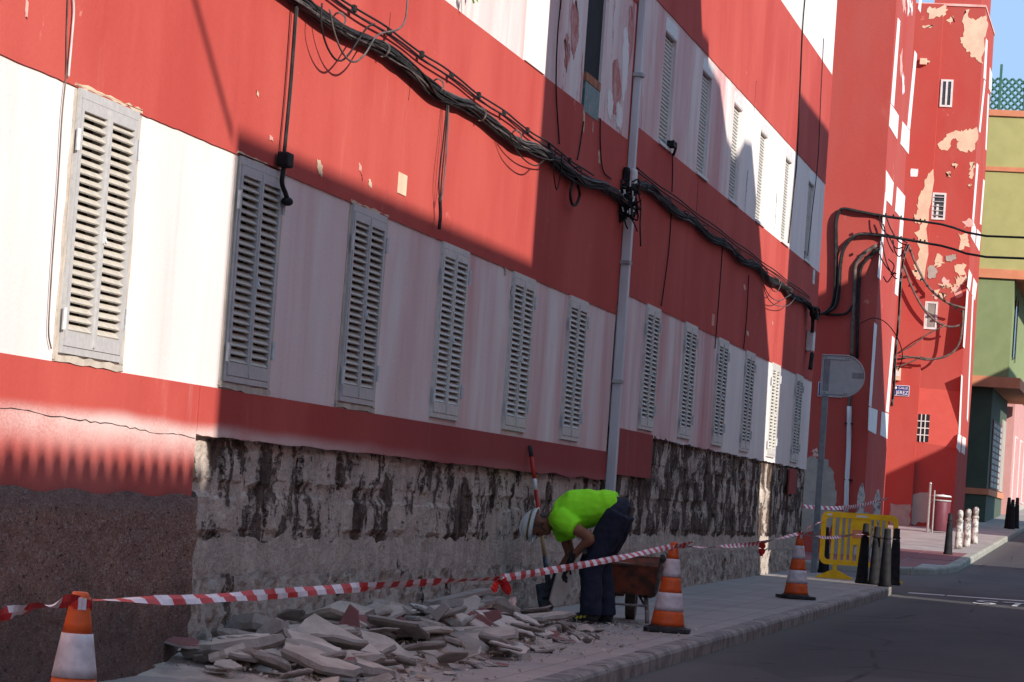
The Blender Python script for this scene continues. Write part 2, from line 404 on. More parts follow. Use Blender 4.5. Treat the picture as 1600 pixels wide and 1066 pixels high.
M['fargrey'] = simple('far_grey_paint', (.45, .40, .34), (.40, .35, .30), 2, rough=.9)
M['hivis'] = NT('hi_vis_shirt', .8, .2).color((.33, 1.0, .03)).mat
M['navy'] = simple('navy_cloth', (.014, .017, .034), (.022, .026, .045), 14, rough=.9, bump=.4, bscale=120)
M['skin'] = simple('tanned_skin', (.27, .115, .065), (.21, .085, .05), 14, rough=.6, bump=.1)
M['helmet'] = simple('helmet_white', (.86, .83, .80), (.78, .75, .73), 6, rough=.35, spec=.5)
M['strap'] = simple('olive_strap', (.20, .165, .06), (.15, .12, .045), 20, rough=.7)
M['glove'] = simple('black_glove', (.014, .014, .017), (.03, .03, .034), 24, rough=.8)
M['shoe'] = simple('shoe_black', (.018, .018, .018), (.05, .05, .045), 24, rough=.7)
M['shoeyellow'] = simple('shoe_yellow', (.45, .42, .04), (.3, .28, .03), 20, rough=.6)
M['hair'] = simple('grey_hair', (.12, .10, .09), (.07, .06, .055), 60, rough=.8)
M['barrow'] = simple('barrow_red', (.24, .060, .030), (.075, .035, .024), 7, .38, .60, rough=.7, obj=True)
M['barrowsteel'] = simple('barrow_frame', (.26, .23, .21), (.13, .11, .095), 12, rough=.6, obj=True)
M['wood'] = simple('wood_handle', (.42, .27, .13), (.33, .20, .09), 10, rough=.6)
M['toolred'] = simple('tool_red', (.50, .035, .025), (.42, .03, .02), 10, rough=.5)
M['blade'] = simple('shovel_blade', (.10, .12, .15), (.055, .06, .07), 8, rough=.45, metal=.5)
M['plast'] = simple('broken_render', (.58, .485, .42), (.43, .355, .305), 5, rough=.95, bump=.6, bscale=35)
M['plastpale'] = simple('broken_render_pale', (.70, .60, .53), (.55, .465, .41), 5, rough=.95, bump=.6, bscale=35)
M['plastdark'] = simple('broken_render_dark', (.27, .23, .205), (.36, .31, .28), 6, rough=.95, bump=.7, bscale=35)
M['plastred'] = simple('broken_painted_render', (.27, .105, .10), (.22, .095, .09), 5, rough=.9, bump=.3, bscale=30)
M['dust'] = simple('rubble_dust', (.56, .46, .40), (.41, .335, .29), 6, rough=1, bump=.8, bscale=40)
M['leaf'] = simple('leaf_green', (.10, .22, .03), (.06, .13, .02), 8, rough=.6)
M['teal'] = simple('teal_tile', (.06, .14, .13), (.16, .2, .19), 14, .45, .6, rough=.5)
M['brick'] = simple('orange_brick', (.42, .17, .09), (.30, .12, .07), 10, rough=.9)
M['oppo'] = simple('across_street_render', (.80, .74, .68), (.72, .66, .60), 2, rough=.9)
M['tile'] = simple('clay_tile', (.40, .16, .09), (.30, .12, .07), 4, rough=.9)
M['cloth'] = simple('awning_pink', (.6, .2, .2), (.5, .16, .16), 4)
# ------------------------------------------------------------------ ground, road, pavements
YS = [-60, -20] + list(range(0, 56, 4)) + [56, 60, 70, 80, 90, 110, 130, 200, 700]
g = MB()
for a, b in zip(YS[:-1], YS[1:]):
    g.poly([(-400, a, zr(a)-.03), (400, a, zr(a)-.03), (400, b, zr(b)-.03), (-400, b, zr(b)-.03)])
g.build('ground', M['asphalt'], kind='structure')
r = MB()
for a, b in zip(YS[:-2], YS[1:-1]):
    r.poly([(-30, a, zr(a)), (30, a, zr(a)), (30, b, zr(b)), (-30, b, zr(b))])
r.build('road', M['asphalt'], kind='structure')

edge = [(1.93, y) for y in range(-6, 43)] + [(1.93, 43), (1.92, 44.0), (1.88, 44.9), (1.75, 45.8), (1.55, 46.6), (1.27, 47.4), (.93, 48.2), (.55, 49.0), (.12, 49.8), (-.35, 50.6), (-1.0, 51.2), (-2, 51.4), (-8, 51.4)]
sw = MB(); tops = []
for (x0, y0), (x1, y1) in zip(edge[:-1], edge[1:]):
    i0 = -.3 if y0 < 50.3 else -9; i1 = -.3 if y1 < 50.3 else -9
    if y0 == y1 or x1 < -1.5: continue
    i0 = i1 = (-.3 if y1 < 50.7 else -9)
    sw.poly([(i0, y0, zg(y0)), (x0-.02, y0, zg(y0)), (x1-.02, y1, zg(y1)), (i1, y1, zg(y1))])
sidewalk = sw.build('sidewalk', M['paving'], kind='structure')
def kerb_line(pts, parent, mat, zf, w=.15, drop=.16):
    for (x0, y0), (x1, y1) in zip(pts[:-1], pts[1:]):
        a, b = Vector((x0, y0, zf(y0))), Vector((x1, y1, zf(y1))); d = (b-a); L = d.length; d.normalize()
        nrm = Vector((d.y, -d.x, 0)).normalized(); k = random.uniform(-.004, .006)
        m = MB()
        prof = [(-w, -drop), (0.012, -drop), (0.012, -.035), (0.002, -.012), (-.022, .004), (-w, .004)]
        P0 = [a+d*.006+nrm*u+Vector((0, 0, v+k)) for u, v in prof]
        m.prism(P0[::-1], d*(L-.012))
        m.build('kerb_stone', mat, parent)
kerb_line(edge, sidewalk, M['kerb'], zg)

fedge = [(-6, 55.9), (-4, 55.9), (-2, 55.9), (-1, 55.9), (0, 55.95), (.8, 56.0), (1.3, 56.3), (1.65, 56.9), (1.85, 57.8), (1.96, 59.0)] + [(1.96, y) for y in range(60, 86, 1)] + [(1.97, 90), (1.97, 100), (1.97, 130)]
fs = MB()
for (x0, y0), (x1, y1) in zip(fedge[:-1], fedge[1:]):
    if y1-y0 < .01: continue
    fs.poly([(-9, y0, zg(y0)), (x0-.02, y0, zg(y0)), (x1-.02, y1, zg(y1)), (-9, y1, zg(y1))])
farwalk = fs.build('far_sidewalk', M['palepave'], kind='structure')
kerb_line(fedge, farwalk, M['kerbpale'], zg)
for i, y in enumerate((56.35, 58.55, 60.75, 62.95)):        # red tactile slabs at the crossing
    for j, x in enumerate((-1.6, -.75, .10, .95)):
        x1 = x+.83; y1 = y+2.16
        if y < 57 and x > .8: x1 = 1.35
        m = MB(); k = random.uniform(.004, .009)
        m.prism([(x, y, zg(y)-.02), (x1, y, zg(y)-.02), (x1, y1, zg(y1)-.02), (x, y1, zg(y1)-.02)][::1], (0, 0, .02+k)); m.build('paving_slab', M['redpave'], farwalk)

# stop line and STOP lettering painted on the road
def flat_road(pts): return [(x, y, zr(y)+.005) for x, y in pts]
rp = MB(); x = 2.05
while x < 5.2:
    L = random.uniform(.5, 1.3); rp.poly(flat_road([(x, 45.75+.10*(x-2)), (x+L-.03, 45.75+.10*(x+L-2)), (x+L-.03, 46.1+.10*(x+L-2)), (x, 46.1+.10*(x-2))])); x += L
rp.build('stop_line', M['roadpaint'], label='worn white stop line painted across the road at the junction', cat='road marking')
def text_mesh(body, size, name, mat, ext=0.0, sx=1.0, sy=1.0):
    c = bpy.data.curves.new(name, 'FONT'); c.body = body; c.size = size; c.align_x = 'CENTER'; c.align_y = 'CENTER'; c.extrude = ext
    o = bpy.data.objects.new(name, c); COL.objects.link(o)
    bpy.context.view_layer.update()
    dg = bpy.context.evaluated_depsgraph_get(); me = bpy.data.meshes.new_from_object(o.evaluated_get(dg))
    bpy.data.objects.remove(o); bpy.data.curves.remove(c)
    me.transform(Matrix.Diagonal((sx, sy, 1, 1))); me.materials.clear(); me.materials.append(mat); return me
sm = text_mesh('STOP', 1.0, 'stop_lettering', M['roadpaint'], 0, .78, 2.3)
st = bpy.data.objects.new('stop_lettering', sm); COL.objects.link(st); st.location = (4.0, 43.9, zr(43.9)+.012); st.rotation_euler = (math.atan(.0088), 0, 0)
tag(st, 'white STOP lettering painted on the asphalt before the stop line', 'road marking')

# ------------------------------------------------------------------ buildings across the street (behind and right of the camera): they cast the shade
W = 8.6
def opposite(name, sil, label, tiles=None):
    """sil: shadow outline (y, z) on the terrace wall, carried up the sun's direction to the facade line x=W"""
    pts = [(W, y-SB*W, z+SC*W) for y, z in sil]
    y0, y1 = pts[0][1], pts[-1][1]
    poly = [(W, y0, -1.6)] + pts + [(W, y1, -1.6)]
    o = thing(name, (W, (y0+y1)/2, zr((y0+y1)/2)), label, 'building')
    MB().prism(poly, Vector((1, -SB, 0))*6).build('wall', M['oppo'], o)
    for k in range(int((y1-y0)/2.6)):
        yc = y0+1.3+k*2.6
        wdw = MB().box(W-.03, W+.02, yc-.45, yc+.45, .9, 2.2).build('window', M['glass'], o)
        MB().box(W-.05, W-.031, yc-.5, yc-.451, .85, 2.25).build('frame', M['boxwhite'], wdw); MB().box(W-.05, W-.031, yc+.451, yc+.5, .85, 2.25).build('frame', M['boxwhite'], wdw)
    if tiles is not None:
        for k in range(int((y1-y0)/.23)+1):
            yc = y0+k*.23; zt = tiles+SC*W
            if yc > y1-.1: break
            m = MB(); arc = [(W-.06, yc+.10*math.cos(a), zt-.01+.085*math.sin(a)+.012*noise.noise(Vector((k*1.7, 0, 0)))) for a in [math.pi*i/8 for i in range(9)]]
            m.prism(arc, Vector((1, -SB, 0))*1.2); m.build('roof_tile', M['tile'], o)
    return o
opposite('opposite_house', [(2, -.035), (18.06, -.035)], 'low house with clay tiled eave across the street from the terrace', tiles=-.035)
opposite('opposite_block', [(18.0, 2.02), (27.3, 2.02)], 'plain rendered block across the street beside the tiled house')
opposite('opposite_apartments', [(27.1, 7.2), (34.6, 7.2), (35.4, 6.4), (36.15, 5.45), (36.7, 5.44), (36.85, 5.2), (37.92, 5.1), (38.84, 4.56), (39.84, 4.44), (40.5, 4.74), (41.2, 4.78), (42.44, 3.85), (44.6, 2.15), (44.75, .92), (45.2, -.95), (45.3, -1.2)], 'tall stepped apartment block across the street')
opposite('opposite_corner_block', [(46.45, -1.5), (46.12, 2.1), (46.14, 6.13), (51.0, 6.1), (52.2, 4.9), (59.95, 4.7), (64.3, 1.4), (64.45, -1.8), (65.1, -2.4)], 'corner block across the street at the junction')
opposite('opposite_far_house', [(80.2, 1.95), (86.6, 1.93), (87, 3.9), (96, 3.85), (96, -2)], 'house across the far end of the street')
o = MB(); p0 = Vector((W-.05, 17.94-SB*W, 1.95+SC*W)); p1 = Vector((W-.05, 16.55-SB*W, 2.93+SC*W))
o.tube([p0, p1, p1+(p1-p0)*1.5], .03, 6).build('mast_stay', M['blackcable'], label='thick stay wire on the roof edge across the street', cat='wire')

# ------------------------------------------------------------------ the red and pink terrace
def patch(name, pts, mat, parent, nrm, th=.006, jag=.012, seed=0, n=4):
    """ragged thin layer: outline pts subdivided and jittered, nrm = outward direction"""
    rnd = random.Random(seed*31+len(pts)); P = [Vector(p) for p in pts]; out = []; nrm = Vector(nrm)
    for a, b in zip(P, P[1:]+P[:1]):
        for k in range(n):
            q = a.lerp(b, k/n); v = Vector((rnd.uniform(-1, 1), rnd.uniform(-1, 1), rnd.uniform(-1, 1)))*jag
            out.append(q + v - nrm*v.dot(nrm))
    m = MB(); m.prism(out, nrm*th)
    ob = m.build(name, mat, parent); return ob

SLAT_H = .0475
def slat_mesh(wd, mat):
    m = MB(); m.obox((0, 0, 0), (.016, 0, .016*-1.0), (0, wd/2, 0), Vector((1.0, 0, 1)).normalized()*.0045); return m.mesh('slat', mat)
slatA = slat_mesh(.366, M['slat']); slatB = slat_mesh(.366, M['slat2'])
def shutter_mesh(fm):
    m = MB(); Wd, H = .95, 1.33
    for s in (-1, 1):
        m.box(-.07, .022, s*Wd/2-(.022 if s > 0 else 0), s*Wd/2+(.022 if s < 0 else 0), 0, H)
    m.box(-.07, .022, -Wd/2+.0222, Wd/2-.0222, H-.045, H); m.box(-.07, .022, -Wd/2+.0222, Wd/2-.0222, 0, .035)
    for c in (-.2255, .2255):
        y0, y1 = c-.2240, c+.2240
        m.box(-.05, .026, y0+.002, y0+.040, .038, H-.048); m.box(-.05, .026, y1-.040, y1-.002, .038, H-.048)
        m.box(-.05, .0255, y0+.0402, y1-.0402, H-.105, H-.048); m.box(-.05, .0255, y0+.0402, y1-.0402, .038, .115)
    m.box(-.04, .034, -.012, .012, .05, H-.06)
    return m.mesh('shutter', fm)
shA = shutter_mesh(M['alu']); shB = shutter_mesh(M['alu2'])
hm = MB().tube([(.03, 0, -.055), (.03, 0, .055)], .012, 8).mesh('hinge', M['steel'])
vm = MB().box(-.09, -.06, -.44, .44, .04, 1.29).mesh('backing', M['dark'])
km = MB().box(.028, .045, -.008, .012, -.03, .03).tube([(.04, 0, 0), (.055, .0, -.03)], .006, 6).mesh('latch', M['steel'])
def add_shutter(bld, y, z, kind):
    p = child('shutter', shA if kind == 0 else shB, bld, (0-bld.location.x, y-bld.location.y, z-bld.location.z))
    me = slatA if kind == 0 else slatB
    for c in (-.2255, .2255):
        for i in range(24):
            child('slat', me, p, (.006, c, .135+i*.0466), (random.uniform(-.004, .004), random.uniform(-.03, .03), 0))
    for s in (-1, 1):
        for zz in (.20, 1.10): child('hinge', hm, p, (0, s*.487, zz+.03*s))
    child('backing', vm, p); child('latch', km, p, (0, .005, .62))

def band(bld, name, mat, y0, y1, z0, z1, x, holes=(), depth=.25):
    """wall band, outer face at x, with rectangular openings (ya, yb, za, zb) and their reveals"""
    m = MB(); ys = sorted({y0, y1, *[h[0] for h in holes], *[h[1] for h in holes]})
    for a, b in zip(ys[:-1], ys[1:]):
        hs = [h for h in holes if h[0] <= a+1e-6 and h[1] >= b-1e-6]
        if not hs: m.box(x-depth, x, a, b, z0, z1); continue
        h = hs[0]
        if h[2] > z0+.001: m.box(x-depth, x, a, b, z0, h[2])
        if h[3] < z1-.001: m.box(x-depth, x, a, b, h[3], z1)
    return m.build(name, mat, bld)
def ragged_band(bld, name, mat, y0, y1, ztop, zf, x, th, step=.06):
    ys = [y0+(y1-y0)*i/int((y1-y0)/step) for i in range(int((y1-y0)/step)+1)]
    m = MB(); n = len(ys); zb = [zf(y) for y in ys]
    for i in range(n-1):
        a, b = ys[i], ys[i+1]
        m.poly([(x, a, zb[i]), (x, b, zb[i+1]), (x, b, ztop), (x, a, ztop)])
        m.poly([(x, a, zb[i]), (x-th, a, zb[i]), (x-th, b, zb[i+1]), (x, b, zb[i+1])])
        m.poly([(x-th, a, zb[i]), (x-th, a, ztop), (x-th, b, ztop), (x-th, b, zb[i+1])])
    m.poly([(x, ys[0], zb[0]), (x, ys[0], ztop), (x-th, ys[0], ztop), (x-th, ys[0], zb[0])])
    m.poly([(x, ys[-1], zb[-1]), (x-th, ys[-1], zb[-1]), (x-th, ys[-1], ztop), (x, ys[-1], ztop)])
    return m.build(name, mat, bld)
def rough_sheet(bld, name, mat, y0, y1, z0f, z1f, x, amp, step, freq=(3, 1.6), kind=None):
    ny = int((y1-y0)/step); nz = max(4, int((z1f((y0+y1)/2)-z0f((y0+y1)/2))/step))
    def fn(u, v):
        y = y0+(y1-y0)*u; z = z0f(y)+(z1f(y)-z0f(y))*v
        if name == 'roughcast_plinth' and u > .97: y += (u-.97)/.03*(.07*noise.fractal(Vector((z*4.5, 3, 1)), .8, 2.1, 4)-.02)
        d = noise.fractal(Vector((0, y*freq[0], z*freq[1])), .9, 2.1, 5)*amp + noise.noise(Vector((5, y*14, z*14)))*amp*.45
        return (x+d, y, z)
    m = MB(); m.grid(fn, ny, nz); return m.build(name, mat, bld, smooth=False, kind=kind)

Y0, YS1, YS2, YE = -3.0, 31.62, 31.78, 50.42
w1 = [15.66, 18.54, 21.27, 24.05, 26.80, 29.46]; w2 = [33.96, 36.84, 39.70, 42.45, 45.42, 48.50]
dz = .262
bA = thing('apartment_building', (0, 16, zg(16)), 'red and pale pink terrace block with grey louvred shutters, nearer side of the grey duct', 'building')
bB = thing('apartment_building', (0, 41, zg(41)), 'red and pink terrace block with roller blinds upstairs, beyond the grey duct', 'building')
def hole(y, z): return (y-.47, y+.47, z+.004, z+1.326)
ZW = .553
band(bA, 'core', M['white'], Y0, YS1, -1.4, 10.4, -.35, depth=9.5)
band(bB, 'core', M['white'], YS2, YE, -1.3, 10.6, -.35, depth=9.5)
# white ground-floor bands with the shutter openings
band(bA, 'pink_wall', M['white'], Y0, YS1, .505, 1.888, 0, [hole(y, ZW) for y in w1], .34)
band(bB, 'pink_wall', M['white'], YS2, YE, .505+dz, 2.13, 0, [hole(y, ZW+dz-.012) for y in w2], .34)
for i, y in enumerate(w1): add_shutter(bA, y, ZW, 0 if i < 3 else 1)
for i, y in enumerate(w2): add_shutter(bB, y, ZW+dz-.012, 1)
# upper bands
band(bA, 'red_wall', M['red'], Y0, YS1, 1.888, 3.645, .007, (), .34)
band(bB, 'red_wall', M['red'], YS2, YE, 2.13, 3.85, .007, (), .34)
dark_op = (28.95, 29.88, 3.60, 5.02)
band(bA, 'pink_wall', M['white2'], Y0, YS1, 3.645, 5.03, 0, [(28.95, 29.88, 3.646, 5.0)] + [(y-.40, y+.40, 3.95, 4.92) for y in (15.66, 18.54, 21.27, 24.05)], .34)
up2 = [(y-.40, y+.40, 3.875, 5.06) for y in w2]
band(bB, 'pink_wall', M['white2'], YS2, YE, 3.85, 5.27, 0, up2, .34)
band(bA, 'red_wall', M['red'], Y0, YS1, 5.03, 6.75, .007, (), .34)
band(bB, 'red_wall', M['red'], YS2, YE, 5.27, 7.0, .007, (), .34)
band(bA, 'pink_wall', M['white'], Y0, YS1, 6.75, 8.15, 0, (), .34)
band(bB, 'pink_wall', M['white'], YS2, YE, 7.0, 8.42, 0, (), .34)
band(bA, 'red_wall', M['red'], Y0, YS1, 8.15, 10.4, .007, (), .34)
band(bB, 'red_wall', M['red'], YS2, YE, 8.42, 10.6, .007, (), .34)
for b_, ya_, yb_, z_ in ((bA, 5, YS1, 1.888), (bB, YS2, YE, 2.13), (bA, 14, YS1, 5.03), (bB, YS2, YE, 5.27)):
    ragged_band(b_, 'paint_edge', M['red'], ya_, yb_, z_+.03, (lambda zz: lambda y: zz-.004+noise.noise(Vector((y*3.1, zz, 0)))*.004+noise.noise(Vector((y*11, zz, 3)))*.004)(z_), .0095, .006, .08)
# roller blinds upstairs
def blind(bld, y, z0, z1, shut=1.0):
    p = MB().box(-.30, -.285, y-.40, y+.40, z0, z1).build('window', M['dark'], bld)
    m = MB(); z = z1-.02; zb = z0+(z1-z0)*(1-shut)
    while z > zb:
        m.prism([(-.055, y-.385, z), (-.038, y-.385, z-.012), (-.038, y-.385, z-.030), (-.055, y-.385, z-.040)], (0, .77, 0)); z -= .042
    m.build('roller_blind', M['slat2'], p)
    MB().box(-.10, .004, y-.43, y+.43, z1+.012, z1+.15).build('blind_box', M['boxwhite'], p)
    MB().box(-.26, -.03, y-.40, y-.375, z0, z1-.003).build('guide_rail', M['boxwhite'], p); MB().box(-.26, -.03, y+.375, y+.40, z0, z1-.003).build('guide_rail', M['boxwhite'], p)
    MB().box(-.28, .03, y-.45, y+.45, z0-.035, z0-.002).build('sill', M['boxwhite'], p)
for i, y in enumerate(w2): blind(bB, y, 3.88, 5.06, .84 if i == 5 else 1)
for y in (15.66, 18.54, 21.27, 24.05): blind(bA, y, 3.955, 4.92)
# the broken opening upstairs
op = MB().box(-.30, -.025, 28.95, 29.88, 3.65, 5.0).build('dark_opening', M['dark'], bA)
MB().box(-.02, .012, 29.02, 29.80, 3.60, 3.88).build('teal_sill', M['teal'], op)
for k in range(4): MB().box(-.02, .016, 29.03+k*.2, 29.21+k*.2, 3.885, 3.965).build('brick', M['brick'], op)
# smooth repainted pilaster strip
MB().box(-.1, .022, 26.15, 27.02, 3.646, 5.029).build('pilaster', M['paintwhite'], bA, bevel=.006)
# lower red strip, bloom and torn edge
rs = random.Random(5)
def torn(base, amp, f=2.4):
    return lambda y: base+noise.noise(Vector((y*f, 3.1, 0)))*amp+noise.noise(Vector((y*9, 1.7, 0)))*amp*.35
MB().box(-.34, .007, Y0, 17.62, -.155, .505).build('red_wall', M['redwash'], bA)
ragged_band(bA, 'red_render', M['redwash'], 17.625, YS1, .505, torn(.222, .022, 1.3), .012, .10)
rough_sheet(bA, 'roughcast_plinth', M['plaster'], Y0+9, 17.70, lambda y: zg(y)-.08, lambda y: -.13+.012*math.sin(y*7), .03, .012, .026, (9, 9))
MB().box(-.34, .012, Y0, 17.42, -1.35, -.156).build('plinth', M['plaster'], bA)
# exposed masonry
def ragx(y): return 17.66
def masonry(bld, y0, y1, ztop, courses, blk_mat, base_mat, zc0, zc1, wmean):
    rough_sheet(bld, 'mortar_wall', base_mat, y0, y1, lambda y: zc1-.01, lambda y: ztop, -.045, .016, .035)
    rough_sheet(bld, 'cement_band', M['cement'], y0, y1, lambda y: zc0-.06, lambda y: zc1+.01+.05*noise.fractal(Vector((y*2.3, 5, 1)), .8, 2.1, 4), -.022, .014, .035)
    rough_sheet(bld, 'rubble_footing', M['footing'], y0, y1, lambda y: zg(y)-.12, lambda y: zc0+.035*noise.fractal(Vector((y*3.1, 2, 7)), .8, 2.1, 4), .008, .032, .03, (5, 5))
    MB().box(-.34, -.085, y0, y1, -1.35, ztop).build('backing_wall', base_mat, bld)
    h = (ztop-zc1)/courses; rnd = random.Random(int(y0*10))
    for c in range(courses):
        y = y0+rnd.uniform(.03, .3)
        while y < y1-.25:
            wd = min(wmean*rnd.uniform(.6, 1.35), y1-y-.02)
            if rnd.random() < .9 and wd > .15:
                zb = zc1+c*h+rnd.uniform(.012, .04); hh = h-rnd.uniform(.035, .075)
                m = MB(); sd = rnd.uniform(0, 99); xo = rnd.uniform(-.012, .008)
                def fn(u, v):
                    eu = min(u, 1-u)*wd; ev = min(v, 1-v)*hh; e = min(eu, ev)
                    d = noise.fractal(Vector((sd, (y+u*wd)*7, (zb+v*hh)*7)), .8, 2.1, 4)*.014 - max(0, .03-e)*.9
                    jy = noise.noise(Vector((sd+u*5, v*5, 1)))*.022; jz = noise.noise(Vector((sd+u*5, v*5, 9)))*.018
                    return (-.028+xo+d, y+u*wd+jy, zb+v*hh+jz)
                m.grid(fn, 9, 7); m.build('stone_block', blk_mat, bld)
            y += wd+rnd.uniform(.02, .07)
masonry(bA, 17.40, YS1, .235, 2, M['stone'], M['stone'], -.60, -.385, .50)
masonry(bB, YS2, YE-.02, .74, 3, M['stone2'], M['stone2'], -.52, -.335, .85)
MB().box(-.345, -.02, YE-.02, YE, -1.3, .72).build('corner_edge', M['stone2'], bB)
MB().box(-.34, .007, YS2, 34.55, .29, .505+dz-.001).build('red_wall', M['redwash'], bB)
def torn2(y):
    z = .735+noise.noise(Vector((y*1.7, 8, 0)))*.02+noise.noise(Vector((y*8, 2, 0)))*.014
    if y < 36.2: z += max(0, noise.noise(Vector((y*5, 4, 4))))*.09
    return min(z, .76)
ragged_band(bB, 'torn_render', M['white'], 34.56, YE, .505+dz-.001, torn2, .004, .06, .05)
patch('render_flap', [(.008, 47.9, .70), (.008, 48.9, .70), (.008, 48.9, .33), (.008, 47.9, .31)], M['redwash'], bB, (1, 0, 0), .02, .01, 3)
MB().box(-.34, .006, YS2-.16+.001, YS2-.001, 2, 10.4).build('joint_strip', M['red'], bB)
MB().box(-.34, -.02, YS1+.001, YS2-.001, -1.3, 1.999).build('joint_strip', M['stone'], bB)
# mortar round the three nearest shutters
for k, y in enumerate(w1[:3]):
    t = .055
    ya, yb, za, zb = y-.485, y+.485, ZW-.01, ZW+1.335
    patch('mortar_surround', [(.001, ya-t, za-.034), (.001, yb+t, za-.036), (.001, yb+t*.8, za+.001), (.001, ya-t, za+.001)], M['mortar'], bA, (1, 0, 0), .013, .007, k, 10)
    patch('mortar_surround', [(.001, ya-t, za), (.001, ya, za), (.001, ya, zb-.02), (.001, ya-t*.6, zb-.02)], M['mortar'], bA, (1, 0, 0), .007, .009, k+5, 14)
    patch('mortar_surround', [(.001, yb, za), (.001, yb+t, za), (.001, yb+t*1.2, zb-.02), (.001, yb, zb-.02)], M['mortar'], bA, (1, 0, 0), .008, .009, k+9, 14)
    patch('mortar_surround', [(.008, ya-.05, zb+.002), (.008, yb+.06, zb+.002), (.008, yb+.06, zb+.018), (.008, ya-.03, zb+.016)], M['cream'], bA, (1, 0, 0), .004, .009, k+13, 14)
# flaked spots and small patches on the red wall
def flake(bld, px, py, sw_, sh, mat, seed):
    p = onx(px, py, .008); P = [(.008, p.y-sw_/2, p.z+sh/2), (.008, p.y+sw_*.35, p.z+sh*.3), (.008, p.y+sw_/2, p.z-sh/2), (.008, p.y-sw_*.2, p.z-sh*.4)]
    patch('paint_flake', P, mat, bld, (1, 0, 0), .004, min(sw_, sh)*.16, seed, 4)
for i, (px, py, a, b) in enumerate([(499, 262, .16, .10), (562, 262, .09, .05), (578, 287, .10, .05), (423, 216, .10, .03), (402, 146, .05, .03), (41, 12, .04, .10), (790, 425, .05, .06), (1163, 449, .25, .07), (1168, 521, .25, .06), (1207, 505, .1, .04), (912, 187, .10, .22), (926, 200, .05, .10), (936, 245, .12, .12)]):
    flake(bA if px < 960 else bB, px, py, a, b, M['cream'] if i % 2 == 0 else M['pinkpeel'], i)
p = onx(628, 288, .008); MB().box(.007, .014, p.y-.13, p.y+.13, p.z-.075, p.z+.075).build('number_tile', M['cream'], bA, bevel=.003)
p = onx(1114, 500, .008); MB().box(.007, .012, p.y-.1, p.y+.1, p.z-.07, p.z+.07).build('plain_patch', M['pinkpeel'], bB)
rk = random.Random(77)
def crack(bld, pts, r=.003, sub=5):
    P = crv(pts, sub); P = [p+Vector((0, rk.uniform(-.012, .012), rk.uniform(-.006, .006))) for p in P]
    MB().tube(P, [r*rk.uniform(.4, 1.2) for _ in P], 4).build('crack', M['dark'], bld)
crack(bA, [(.0075, 13.4+i*.42, .262-.006*i+rk.uniform(-.008, .008)) for i in range(11)], .0028)
for (px, py, h_) in ((640, 130, .25), (565, 270, .10), (800, 455, .12), (1166, 300, .6), (1212, 330, .5), (1090, 300, .5), (1180, 150, .4), (990, 250, .4)):
    p = onx(px, py, .0085); crack(bA if px < 955 else bB, [p+Vector((0, rk.uniform(-.05, .05), h_*(.5-i/4))) for i in range(5)], .0028)
for k, (yy, z, w_, h_) in enumerate([(31.15, 4.35, .22, .75), (30.75, 4.05, .30, .55), (31.3, 4.75, .14, .4), (30.45, 3.85, .2, .3), (28.35, 4.25, .22, .5), (28.05, 4.0, .14, .3), (31.0, 3.80, .24, .25), (27.6, 4.5, .1, .35)]):
    patch('peeled_patch', [(.001, yy-w_, z+h_*.4), (.001, yy-w_*.2, z+h_*.5), (.001, yy+w_*.6, z+h_*.3), (.001, yy+w_, z-h_*.1), (.001, yy+w_*.3, z-h_*.5), (.001, yy-w_*.5, z-h_*.35)], M['pinkworn'] if k % 3 else M['paintwhite'], bA, (1, 0, 0), .002+.0004*k, .035, 200+k, 6)
# grey duct in the joint
duct = thing('wall_duct', (0.06, 31.70, zg(31.7)), 'tall square grey duct fixed upright at the joint of the two terrace blocks', 'duct')
MB().box(.01, .100, 31.645, 31.755, zg(31.7), 3.1).build('lower_duct', M['duct'], duct, bevel=.006)
MB().box(.01, .082, 31.65, 31.75, 3.1005, 10.3).build('upper_duct', M['duct'], duct, bevel=.006)
for z in (-.1, 1.2, 2.4, 4.3, 5.6): MB().box(.006, .105, 31.62, 31.78, z, z+.035).build('clamp', M['boxgrey'], duct)
# ------------------------------------------------------------------ cables on the terrace
def strand(parent, pts, r, mat, n=5, sub=4, name='cable'):
    return MB().tube(crv(pts, sub), r, n).build(name, mat, parent, smooth=True)
def bundle(name, label, y0, y1, zc, count, rad, seed, xc=.065):
    rnd = random.Random(seed); o = thing(name, (xc, y0, zc(y0)), label, 'cables')
    for i in range(count):
        ph, rr, sp = rnd.uniform(0, 6.28), rad*math.sqrt(rnd.uniform(.05, 1)), rnd.uniform(-.6, .6)
        pts = []; y = y0+rnd.uniform(0, .1)
        while y < y1:
            a = ph+sp*y*.9+noise.noise(Vector((i*3.3, y*.8, 0)))*2.2
            sag = .025*math.sin(y*2.1+1)+.02*noise.noise(Vector((i*7.7, y*1.6, 4)))
            q = rr*(1+.5*noise.noise(Vector((i*1.3, y*1.1, 9))))
            pts.append((max(.022, xc+q*math.cos(a)*.75), y, zc(y)+q*math.sin(a)+sag)); y += .42
        pts.append((xc+rnd.uniform(-.03, .03), y1, zc(y1)+rnd.uniform(-.03, .03)))
        strand(o, pts, rnd.choice((.006, .007, .009, .011, .014)), M['blackcable'] if rnd.random() < .72 else M['greycable'])
    for i in range(5):
        ys_ = [y0+(y1-y0)*k/26 for k in range(27)]
        strand(o, [(xc-.01+.02*math.cos(i*1.3+y*.35), y, zc(y)+.035*math.sin(i*1.3+y*.35)+.025*math.sin(y*2.1+1)) for y in ys_], .012, M['blackcable'], 7)
    for i in range(int((y1-y0)/1.5)):      # ties and straps
        y = y0+.7+i*1.5+rnd.uniform(-.2, .2)
        MB().tube([(xc+rad*1.05*math.cos(t), y+.01*math.sin(3*t), zc(y)+.02+rad*1.15*math.sin(t)) for t in [2*math.pi*k/12 for k in range(13)]], .007, 5).build('tie', M['greycable'], o)
    return o
